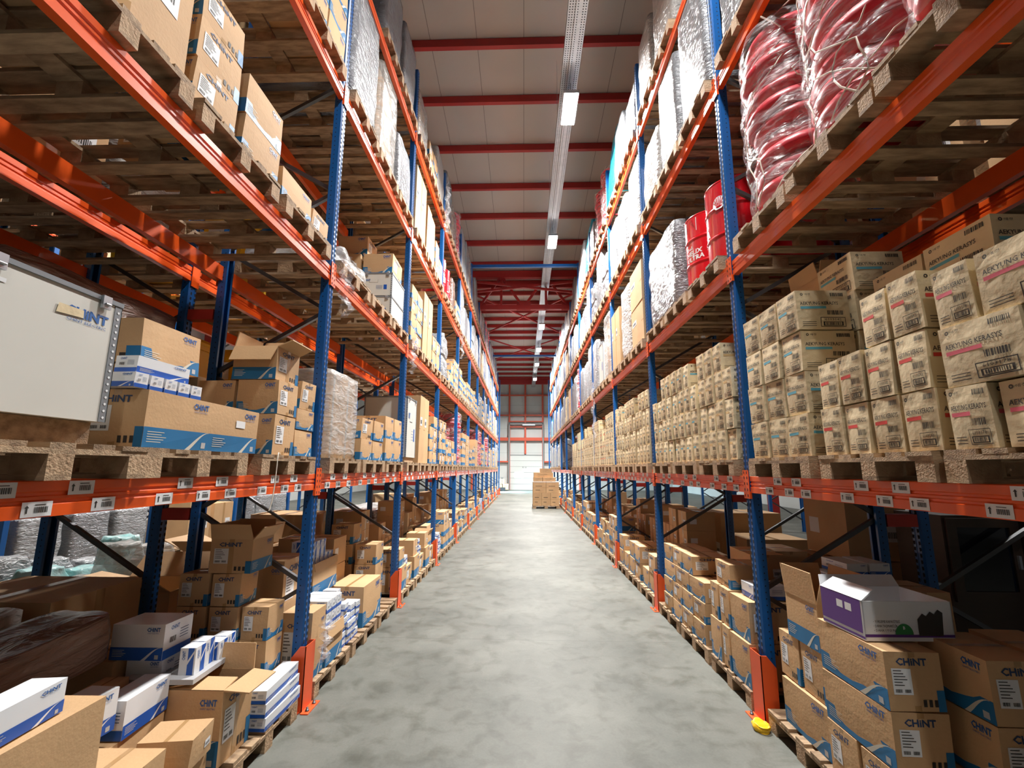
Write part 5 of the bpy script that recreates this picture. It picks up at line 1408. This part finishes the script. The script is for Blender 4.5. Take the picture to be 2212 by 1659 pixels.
def right_floor_near():
    S = 'R'; zt = .146
    for s, y in enumerate((1.70, 2.66, 3.47)):
        pallet(S, y, 0, f"wooden floor pallet under the right rack, first bay, {SLOT[s]} place", True, seed=s + 1)
    for q, nm in enumerate(('lower', 'upper')):
        ctn(S, 2.62, 3.17, 1.90, .30, zt + .295 + q * .29, .286, 'blue', f"big blue-banded carton with label sheet on the right floor pile, {nm}", seed=q)
    for i, y0 in enumerate((2.63, 2.91)): ctn(S, y0, y0 + .26, 1.90, .34, zt, .29, 'blue_end', f"labelled brown carton at the bottom of the right floor pile, {('nearer', 'farther')[i]}", seed=i)
    # purple and white box
    w, d, h = .50, .34, .21
    m = MB(); F, L, R, T, K = faces_of(w, d, h); t = .005
    m.box(-w / 2, w / 2, -d / 2, d / 2, 0, t, 'paper')
    for a in ((-w / 2, w / 2, -d / 2, -d / 2 + t), (-w / 2, w / 2, d / 2 - t, d / 2), (-w / 2, -w / 2 + t, -d / 2, d / 2), (w / 2 - t, w / 2, -d / 2, d / 2)): m.box(a[0], a[1], a[2], a[3], t, h, 'white_card')
    rect(m, F, 0, h * .10, w, h * .17, 'purple'); rect(m, L, 0, h * .17, d * .96, h, 'purple'); rect(m, L, 0, h * .04, d, h * .1, 'purple')
    for i in range(2): rect(m, L, d * (.40 + .2 * i), h * .62, d * (.55 + .2 * i), h * .82, 'paper', .002)
    for i, tx in enumerate(('• YÜKLEME KAPASİTESİ', '• DAHA TAŞINABİLİR', '• DAHA UYGUN')): text(m, F, tx, w * .10, h * (.46 - .11 * i), h * .065, 'black_ink', width=w * (.30 - .03 * i))
    n = 16; poly(m, F, [(w * .44 + h * .24 * math.cos(PI * i / n), h * .17 + h * .27 * math.sin(PI * i / n)) for i in range(n + 1)], 'green_ink', .002)
    text(m, F, 'B', w * .425, h * .30, h * .08, 'paper', e=.003, bold=.03)
    for i in range(3): poly(m, F, [(w * (.60 + .09 * i), h * .14), (w * (.69 + .09 * i), h * .14), (w * (.71 + .09 * i), h * (.62 + .05 * i)), (w * (.66 + .09 * i), h * (.70 + .05 * i)), (w * (.60 + .09 * i), h * (.55 + .05 * i))], 'black_ink', .0025 + .0003 * i)
    body = m.mesh('tray_box_body')
    o = bpy.data.objects.new('purple_box', None); COL.objects.link(o); o.location = (2.155, 2.93, zt + .877); o.rotation_euler = (0, 0, .03); tag(o, 'open white and purple box with green emblem on top of the right floor pile', 'box')
    link('box_body', body, parent=o)
    for (org, u, nn, L_, W_, a) in (((w / 2, d / 2, h), (-1, 0, 0), (0, 1, 0), w, .07, 25), ((-w / 2, d / 2, h), (0, -1, 0), (-1, 0, 0), d, .10, -55)):
        m2 = MB(); flap(m2, org, u, nn, L_, W_, math.radians(a), 'white_card'); link('box_flap', m2.mesh('box_flap'), parent=o)
    # second pile
    ctn(S, 3.20, 3.72, 1.93, .36, zt, .31, 'blue', 'blue-banded carton at the bottom of the pile behind the orange right guard', seed=0)
    for i, y0 in enumerate((3.22, 3.50)): ctn(S, y0, y0 + .26, 1.95, .34, zt + .314, .31, 'blue_end', f"labelled brown carton in the middle of the pile behind the right guard, {('nearer', 'farther')[i]}", seed=i + 1)
    o = open_ctn(S, 3.24, 3.60, 1.95, .30, zt + .628, .30, 'blue', 'open brown carton with tall raised flaps behind the right guard', angs=(4, 10, 15, 20), fw=.2)
    # right-hand dark piles
    for i, x0 in enumerate((2.28, 2.62, 2.95)):
        for q in range(3 if i < 2 else 2): cam_ctn(x0, x0 + .31, 2.46 + .05 * i, .42, zt + q * .30, .296, 'blue_end', f"dark-lying brown carton inside the right floor pile, column {NUM[i]} row {NUM[q]}", seed=q)
    for i in range(2):
        for q in range(2): cam_ctn(2.3 + .4 * i, 2.66 + .4 * i, 1.75, .4, zt + q * .30, .296, 'plain', f"brown carton at the bottom right corner, column {NUM[i]} row {NUM[q]}", seed=q)
    for i, (x, y, q) in enumerate(((2.35, 3.6, 0), (2.52, 3.6, 0), (2.42, 3.6, 1), (2.6, 3.62, 1))):
        cam_ctn(x, x + .155, y, .3, 1.09 + q * .092, .09, 'white', f"white box lying on the dark cartons of the right rack, {ORD[i]} of four", 'white boxes on the dark cartons', name='white_box', cat='box')
    for i in range(2):
        for q in range(3): cam_ctn(2.34 + .4 * i, 2.72 + .4 * i, 3.55, .38, zt + q * .315, .312, 'plain', f"plain brown carton under the four white boxes, column {NUM[i]} row {NUM[q]}", seed=q)
    # rag by the guard
    o = wrapped(S, 3.86, 0, .12, .10, .05, 'yellow', 'crumpled yellow cloth on the floor behind the right guard', xf=1.77, cat='cloth', name='yellow_cloth', amp=.01)
right_floor_near()

def right_floor_second():
    S = 'R'; zt = .146
    for b in (1,):
        for s in (0, 1, 2): P(S, 0, b, s, True)
    T = 'right floor second bay near pallet'
    for i, (y0, y1, st) in enumerate(((4.14, 4.50, 'blue'), (4.52, 4.68, 'blue_end'), (4.70, 4.96, 'blue'))):
        ctn(S, y0, y1, 1.90, .38, zt, .36, st, f"lower brown carton, column {NUM[i]}, {T}", seed=i)
    for i, (y0, y1, st) in enumerate(((4.14, 4.50, 'blue'), (4.52, 4.74, 'blue_end'), (4.76, 4.96, 'blue_end'))):
        ctn(S, y0, y1, 1.90 + .02, .38, zt + .364, .33, st, f"middle brown carton, column {NUM[i]}, {T}", seed=i)
    ctn(S, 4.55, 4.88, 1.96, .36, zt + .698, .22, 'blue_end', f"flat labelled carton on top, {T}", seed=1)
    ctn(S, 4.2, 4.42, 2.0, .3, zt + .698, .12, 'white', f"flat white box on top, {T}", name='white_box', cat='box')
    for q in range(4):
        n = 4 if q != 2 else 3; W_ = 1.40 / n
        for i in range(n):
            if q == 3 and i == 0: continue
            ctn(S, 5.10 + i * W_, 5.10 + (i + 1) * W_ - .006, 1.90 + .01 * q, .42, zt + q * .208, .204, 'blue_end' if (i + q) % 2 else 'blue', f"flat brown carton, right floor second bay long pile, row {NUM[q]} column {NUM[i]}", 'flat cartons of the long pile', seed=i % 3)
    for i in range(2):
        for q in range(3): cam_ctn(2.34 + .36 * i, 2.69 + .36 * i, 4.9 + .2 * (i % 2), .5, zt + q * .32, .317, 'plain', f"plain brown carton deep in the right floor second bay, column {NUM[i]} row {NUM[q]}", seed=q)
right_floor_second()

def floor_mix(S, b, s, seed):
    r = random.Random(seed); zt = .146; y = slot_y(S, b, s); xf = abs(XF[S]); T = f"{SIDE[S]} floor, {ORD[b]} bay {SLOT[s]} pallet"
    P(S, 0, b, s, False)
    k = r.choice(('grid', 'mixed', 'mixed', 'mixed', 'white' if S == 'L' else 'grid'))
    if k == 'grid': grid_stack(S, 0, b, s, 'blue', 2, r.choice((2, 3)), .37, .27, .42, seed=seed, y=y, z=zt, xf=xf - .01, lod=0 if b == 2 else 1)
    elif k == 'mixed':
        ctn(S, y - .38, y - .02, xf - .01, .4, zt, .34, 'blue', f"blue-banded brown carton, nearer bottom, {T}", seed=r.randrange(3), lod=1)
        ctn(S, y + .01, y + .38, xf, .4, zt, .28, 'blue_end', f"labelled brown carton, farther bottom, {T}", seed=r.randrange(3), lod=1)
        ctn(S, y - .36, y - .075, xf + .02, .35, zt + .342, .26, r.choice(('blue', 'plain')), f"brown carton, nearer top, {T}", seed=1, lod=1)
        if r.random() < .6: open_ctn(S, y + .03, y + .36, xf + .04, .36, zt + .285, .24, 'blue', f"open brown carton, farther top, {T}", angs=(20, 30, 60, 40), fw=.09)
        else: small_pile(S, y + .02, y + .36, xf + .02, zt + .283, 4, T, seed)
    else:
        small_pile(S, y - .38, y + .36, xf, zt, 7, T, seed)
        ctn(S, y - .36, y + .2, xf + .21, .38, zt, .6, 'blue', f"blue-banded brown carton behind white boxes, {T}", lod=1)
    if b <= 4:
        for i in range(2):
            for q in range(r.choice((2, 3, 4))):
                ctn(S, y - .38 + .39 * i, y - .01 + .39 * i, xf + .62, .45, zt + q * .29, .287, 'plain', f"brown carton at the back, column {NUM[i]} row {NUM[q]}, {T}", seed=q % 3, lod=1)
for S in ('L', 'R'):
    for b in range(2, 11):
        for s in range(3): floor_mix(S, b, s, b * 10 + s + (100 if S == 'R' else 0))

def back_rows():
    """the rows that stand back to back with the two racks; only their goods nearest the camera show"""
    for S in ('L', 'R'):
        xb = abs(XF[S]) + DEPTH + .26
        r = random.Random(5 if S == 'L' else 8)
        for b in range(0, 5):
            for l in (0, 1, 2, 3):
                for s in range(3):
                    if b == 0 and s == 0: continue
                    if S == 'R' and l == 0 and b < 2: continue
                    y = slot_y(S, b, s); T = f"rear row behind {SIDE[S]}, {LEV[l]}, {ORD[b]} bay {SLOT[s]}"
                    z = LZ[l]
                    pallet(S, y, z, f"wooden pallet, {T}", X=SG[S] * xb, group=f"rear row pallets behind the {SIDE[S]}")
                    if S == 'L' and ((l == 0 and b == 1) or (l in (1, 2) and b == 1)) : continue
                    if S == 'L' and l == 1 and b == 0: continue
                    if S == 'R' and l == 0 and b == 0: continue
                    z += .146
                    k = r.choice(('box', 'box', 'wrap', 'two'))
                    if l == 3: k = 'box'
                    if k == 'box': put(carton(.74, 1.0, r.choice((.7, .9, 1.1)), 'plain', r.randrange(3), 1), 'cardboard_carton', S, y, xb, z, 1.0, f"large brown carton, {T}", 'carton', 'large cartons of the rear rows')
                    elif k == 'two':
                        for q in range(2): put(carton(.72, .9, .4, 'plain', q, 1), 'cardboard_carton', S, y, xb, z + q * .403, .9, f"brown carton {('lower', 'upper')[q]}, {T}", 'carton', 'paired cartons of the rear rows')
                    else: wrapped(S, y, z, .72, 1.0, .9, r.choice(('film_brown', 'film_grey')), f"film-wrapped load, {T}", xf=xb, group='wrapped loads of the rear rows')
    xb = 1.85 + DEPTH + .26
    big = wrapped('L', 3.21, Z1, 1.44, 1.0, 1.28, 'film_brown', 'large brown film-wrapped pallet load behind the grey-white cabinet', xf=xb + .02, seed=1, amp=.008)
    for i, (x, z, w_, h) in enumerate(((.02, .86, .17, .24), (.22, .84, .16, .25), (.41, .82, .15, .26), (.58, .80, .12, .24), (.1, .52, .22, .2), (.42, .50, .2, .2))):
        m = MB(); m.box(x - w_ / 2, x + w_ / 2, -.532, -.524, z, z + h, 'paper_grey'); rect(m, lambda u, v, e: (x - w_ / 2 + u, -.532 - e, z + v), w_ * .2, h * .4, w_ * .8, h * .46, 'black_ink')
        link('paper_sheet', m.mesh('paper_sheet'), parent=big)
    # yellow spill bins
    def bin_(x, y, z, w, h, label, txt=None):
        key = ('bin', w, h, txt)
        if key not in _MESH:
            m = MB(); t = .86
            V = [(-w / 2 * t, -w / 2 * t, 0), (w / 2 * t, -w / 2 * t, 0), (w / 2 * t, w / 2 * t, 0), (-w / 2 * t, w / 2 * t, 0), (-w / 2, -w / 2, h), (w / 2, -w / 2, h), (w / 2, w / 2, h), (-w / 2, w / 2, h)]
            m.raw(V, [(0, 3, 2, 1), (4, 5, 6, 7), (0, 1, 5, 4), (1, 2, 6, 5), (2, 3, 7, 6), (3, 0, 4, 7)], 'yellow')
            m.box(-w / 2 - .02, w / 2 + .02, -w / 2 - .02, w / 2 + .02, h - .05, h, 'yellow')
            body = m.mesh('bin_body')
            m = MB(); m.box(-w / 2 - .025, w / 2 + .025, -w / 2 - .025, w / 2 + .025, h, h + .03, 'yellow'); m.prism([(-w / 2, h + .03), (w / 2, h + .03), (w / 2 - .06, h + .09), (-w / 2 + .06, h + .09)], 'y', -w / 2, w / 2, 'yellow'); lid = m.mesh('bin_lid')
            m = MB(); k = (1 - t) / 2 * w / h
            fr = lambda u, v, e: (u, -w / 2 * t - k * v - .003 - e, v)
            rect(m, fr, -w * .2, h * .35, w * .2, h * .85, 'paper'); 
            if txt:
                text(m, fr, txt[0], -w * .12, h * .76, h * .05, 'black_ink', width=w * .22, bold=.03); text(m, fr, txt[1], -w * .16, h * .55, h * .05, 'black_ink', width=w * .3)
            _MESH[key] = (body, lid, m.mesh('paper_notice'))
        b_, l_, n_ = _MESH[key]
        o = bpy.data.objects.new('yellow_bin', None); COL.objects.link(o); o.location = (x, y, z); tag(o, label, 'bin', 'yellow spill bins')
        link('bin_body', b_, parent=o); link('bin_lid', l_, parent=o); link('paper_notice', n_, parent=o)
    bin_(-3.72, 5.25, Z2, .62, .95, 'tall yellow bin with paper notice on the shelf behind the left rack', ('ACİL', 'SPILL KIT'))
    bin_(-4.25, 4.62, Z2, .5, .8, 'yellow bin beside the tall yellow bin behind the left rack')
    bin_(-3.55, 6.1, Z2, .6, .85, 'yellow bin farther along behind the left rack', ('ACİL', 'SPILL KIT'))
    bin_(-3.75, 4.65, Z1 + .80, .45, .42, 'small yellow bin on a brown carton, lower shelf behind the left rack', ('ACİL', 'KIT'))
    bin_(-3.65, 5.40, Z1 + .80, .5, .42, 'wide yellow bin on a brown carton, lower shelf behind the left rack', ('ACİL', 'KIT'))
    for i, y in enumerate((4.6, 5.45, 6.25)):
        put(carton(.74, 1.0, .796, 'plain', i, 1), 'cardboard_carton', 'L', y, xb, Z1, 1.0, f"large brown carton on the rear row first shelf, {ORD[i]} past the brown wrapped load", 'carton', 'large cartons under the yellow bins')
    # teal bagged parts across the aisle, lit by its lamps
    r = random.Random(2)
    for i in range(9):
        x, y, z = -4.95 - .46 * (i % 3) , 5.1 + .5 * (i // 3), 0.147 + .0
        nm = ('film_milky', 'teal_film', 'film_white')[i % 3]
        o = link('bagged_part', wrapped_mesh(.36, .42, .34 + .10 * ((i * 5) % 4), 'teal_film' if nm == 'teal_film' else nm, i % 4, bulge=.02, amp=.014, taper=.3), (x, y, .402), .0)
        tag(o, f"plastic-bagged {('milky', 'teal', 'white')[i % 3]} part piled beyond the left rack, row {NUM[i // 3]}", 'bagged part', 'bagged parts beyond the left rack')
    for i in range(2):
        o = link('cardboard_carton', carton(.7, 1.5, .40, 'bare', i, 1), (-5.05 - .72 * i, 5.6, 0)); tag(o, f"wide carton under the bagged parts beyond the left rack, {('nearer', 'farther')[i]}", 'carton')
    # dark wooden cabinets with glass doors behind the right rack
    for i, x in enumerate((3.62, 4.32)):
        o = bpy.data.objects.new('wooden_cabinet', None); COL.objects.link(o); o.location = (x + .33, 4.14, .0); o.scale = (1, 1, 1.09); tag(o, f"dark wooden cabinet with glass door behind the right rack, {('nearer the aisle', 'farther from the aisle')[i]}", 'cabinet')
        m = MB(); m.box(-.32, .32, 0, .5, 0, 1.45, 'wood_dark'); link('cabinet_body', m.mesh('cabinet_body'), parent=o)
        m = MB()
        for a in ((-.30, .30, .80, .88), (-.30, .30, 1.36, 1.43), (-.30, -.22, .88, 1.36), (.22, .30, .88, 1.36)): m.box(a[0], a[1], -.025, -.001, a[2], a[3], 'wood_dark')
        dd = link('glass_door', m.mesh('door_frame'), parent=o)
        m = MB(); m.box(-.22, .22, -.014, -.010, .88, 1.36, 'glass_dark'); link('glass_pane', m.mesh('glass_pane'), parent=dd)
        m = MB(); m.box(.24, .26, -.045, -.026, 1.05, 1.15, 'galv'); link('door_handle', m.mesh('door_handle'), parent=dd)
    for i, (x, y, z, w_, h) in enumerate(((3.1, 4.85, .0, .8, 1.04), (3.15, 4.85, 1.05, .62, .62))):
        o = link('cardboard_carton', carton(w_, .7, h, 'plain', i, 1), (x + .5, y + .4, z)); tag(o, f"big brown carton with paper strips behind the nearest right upright, {('lower', 'upper')[i]}", 'carton')
    # across the left neighbouring aisle
    r = random.Random(9)
    for b in range(0, 5):
        for l in (0, 1, 2, 3):
            for s in range(3):
                y = slot_y('L', b, s); T = f"across the left neighbouring aisle, {LEV[l]}, {ORD[b]} bay {SLOT[s]}"
                pallet('L', y, LZ[l], f"wooden pallet {T}", X=-7.9, group='pallets across the left aisle')
                k = r.random()
                if k < .5: put(carton(.74, 1.0, r.choice((.7, .9, 1.1)), 'plain', r.randrange(3), 1), 'cardboard_carton', 'L', y, 7.9, LZ[l] + .146, 1.0, f"large carton {T}", 'carton', 'cartons across the left aisle')
                elif k < .9: wrapped('L', y, LZ[l] + .146, .72, 1.0, 1.0, r.choice(('film_white', 'film_silver')), f"film-wrapped load {T}", xf=7.9, group='loads across the left aisle')
back_rows()

def aisle_things():
    # loaded pallet standing in the aisle near the far end
    o = link('wooden_pallet', pallet_single(), (1.13, 23.6, 0), 0, scale=(1.68, 1, 1)); tag(o, 'wooden pallet under the brown cartons standing in the aisle', 'pallet')
    z = .146; G = 'brown cartons on the pallet standing in the aisle'
    for q, (n, h) in enumerate(((3, .62), (2, .52))):
        w_ = 1.32 / n
        for i in range(n):
            cam_ctn(.47 + i * w_, .47 + (i + 1) * w_ - .01, 23.02, 1.1, z, h, 'bigbox', f"brown carton on the aisle pallet, {('bottom', 'second')[q]} layer, {ORD[i]} across", G, seed=i, lod=1)
        z += h + .004
    m = MB(); m.box(-.66, .66, -.55, .55, 0, .03, 'paper'); tag(link('cover_board', m.mesh('cover_board'), (1.13, 23.58, z)), 'pale board lying on the aisle pallet cartons', 'board'); z += .034
    cam_ctn(.50, .95, 23.1, .9, z, .20, 'bigbox', 'flat brown carton above the pale board, first across', G, lod=1); cam_ctn(.97, 1.62, 23.1, .9, z, .20, 'bigbox', 'flat brown carton above the pale board, second across', G, seed=1, lod=1)
    cam_ctn(.52, 1.5, 23.2, .8, z + .203, .24, 'bigbox', 'wide brown carton near the top of the aisle pallet load', G, seed=2, lod=1)
    cam_ctn(.85, 1.42, 23.2, .8, z + .447, .20, 'bigbox', 'topmost brown carton of the aisle pallet load', G, seed=0, lod=1)
    # hand pallet truck with cartons by the end wall
    m = MB(); 
    for x in (-.25, .1): m.box(x, x + .16, -.6, .55, .06, .11, 'dark_plastic')
    m.box(-.27, .28, -.78, -.6, .05, .32, 'dark_plastic'); root = bpy.data.objects.new('pallet_truck', None); COL.objects.link(root); root.location = (-1.9, 41.2, 0); tag(root, 'hand pallet truck loaded with cartons by the left side of the end wall', 'pallet truck')
    link('fork_frame', m.mesh('fork_frame'), parent=root)
    m = MB(); m.tube([(0, -.7, .3), (0, -.95, 1.15)], .018, 'dark_plastic', 8); m.tube([(-.12, -.97, 1.15), (.12, -.97, 1.15)], .018, 'dark_plastic', 8); link('steering_handle', m.mesh('steering_handle'), parent=root)
    for x in (-.17, .18):
        for y in (.45, -.66):
            m = MB(); m.prism([(y + .06 * math.cos(a * PI / 6), .06 + .06 * math.sin(a * PI / 6)) for a in range(12)], 'x', x - .03, x + .03, 'rubber'); link('wheel', m.mesh('wheel'), parent=root)
    for i, (x, z, w_, h) in enumerate(((-2.15, .112, .5, .45), (-1.62, .112, .5, .5), (-2.0, .616, .6, .4))):
        cam_ctn(x - w_ / 2, x + w_ / 2, 40.9, .7, z, h, 'bigbox', f"brown carton on the pallet truck by the end wall, {('left', 'right', 'top')[i]}", 'cartons on the pallet truck', lod=1)
aisle_things()

# ------------------------------------------------------------------ leave out repeats no nearby viewpoint sees; past 300 of a kind the smallest become one object
def tidy(nx=700, ny=525, limit=285):
    from mathutils.bvhtree import BVHTree
    bpy.context.view_layer.update()
    V = []; F = []; own = []; film = []
    def top(o):
        while o.parent: o = o.parent
        return o.name
    for o in COL.objects:
        if o.type != 'MESH': continue
        me = o.data; mw = o.matrix_world; b = len(V); t = top(o)
        clear = any(m and m.name in ('film_clear', 'film_milky') for m in me.materials)
        if len(me.polygons) > 60 and o.name.split('.')[0] in ('cardboard_carton', 'cream_carton', 'small_white_box', 'white_box', 'upright_white_box'):
            V += [mw @ Vector(c) for c in o.bound_box]
            for f in ((0, 1, 2, 3), (4, 7, 6, 5), (0, 4, 5, 1), (1, 5, 6, 2), (2, 6, 7, 3), (3, 7, 4, 0)): F.append(tuple(b + i for i in f)); own.append(t); film.append(False)
            continue
        V += [mw @ v.co for v in me.vertices]
        for p in me.polygons: F.append(tuple(b + i for i in p.vertices)); own.append(t); film.append(clear)
    T = BVHTree.FromPolygons(V, F)
    Mw = SC.camera.matrix_world; R = Mw.to_3x3(); f = 966.5 / 2212; hits = {}
    for vi, off in enumerate(((0, 0, 0), (-.9, 0, 0), (.9, 0, 0), (0, .8, .3))):
        org = Mw.translation + Vector(off); step = 1 if vi == 0 else 2
        for j in range(0, ny, step):
            for i in range(0, nx, step):
                d = (R @ Vector((((i + .5) / nx - .5 + .00262) / f, ((.5 - (j + .5) / ny) * .75 + .00953) / f, -1))).normalized()
                p = org
                for n in range(5):
                    loc, nr, idx, dist = T.ray_cast(p, d)
                    if loc is None: break
                    k = own[idx]; hits[k] = hits.get(k, 0) + (1 if vi == 0 else .02)
                    if not film[idx]: break
                    p = loc + d * .003
    def kill(o):
        for c in list(o.children): kill(c)
        bpy.data.objects.remove(o)
    kinds = ('cardboard_carton', 'cream_carton', 'small_white_box', 'white_box', 'wooden_pallet', 'wrapped_load', 'rack_beam', 'open_carton', 'row_spacer', 'rack_upright')
    keep = {}
    def box_of(o):
        P = [ob.matrix_world @ Vector(c) for ob in [o] + list(o.children_recursive) if ob.type == 'MESH' for c in ob.bound_box]
        return (min(p.x for p in P), max(p.x for p in P), min(p.y for p in P), max(p.y for p in P), min(p.z for p in P), max(p.z for p in P))
    cand = [o for o in COL.objects if o.parent is None and o.get('category') and o.name.split('.')[0] in kinds]
    unseen = {o.name: box_of(o) for o in cand if o.name not in hits}
    new = [box_of(o) for o in COL.objects if o.parent is None and o.get('category') and o.name in hits and not o.name.startswith(('rack_', 'lamp', 'cable'))]
    while new:                                   # what carries a visible thing stays too
        nxt = []
        for k, b in list(unseen.items()):
            for a in new:
                if b[5] - .07 < a[4] < b[5] + .03 and a[0] < b[1] and a[1] > b[0] and a[2] < b[3] and a[3] > b[2]:
                    hits[k] = 0; nxt.append(b); del unseen[k]; break
        new = nxt
    for o in cand:
        if o.name in hits: keep.setdefault(o.name.split('.')[0], []).append(o)
        else: kill(o)
    W = {'cardboard_carton': 'small brown cartons far along both racks', 'small_white_box': 'small white boxes far along both racks', 'wooden_pallet': 'wooden pallets barely showing far along both racks', 'cream_carton': 'small cream cartons far along the right rack'}
    for k, L in keep.items():
        if len(L) <= limit or k not in W: continue
        L.sort(key=lambda o: -hits[o.name]); mb = MB()
        for o in L[limit:]:
            for ob in [o] + list(o.children_recursive):
                if ob.type != 'MESH': continue
                me = ob.data; mw = ob.matrix_world; base = len(mb.v); mb.v += [tuple(mw @ v.co) for v in me.vertices]
                mi = [mb.mi(m_.name) for m_ in me.materials]
                for p in me.polygons: mb.f.append(tuple(base + a for a in p.vertices)); mb.m.append(mi[p.material_index]); mb.smooth.append(p.use_smooth)
        for o in L[limit:]: kill(o)
        tag(link(k + ('es' if k.endswith('x') else 's'), mb.mesh(k)), W[k], {'cardboard_carton': 'cartons', 'cream_carton': 'cartons', 'small_white_box': 'boxes', 'wooden_pallet': 'pallets'}[k], kind='stuff')
tidy()
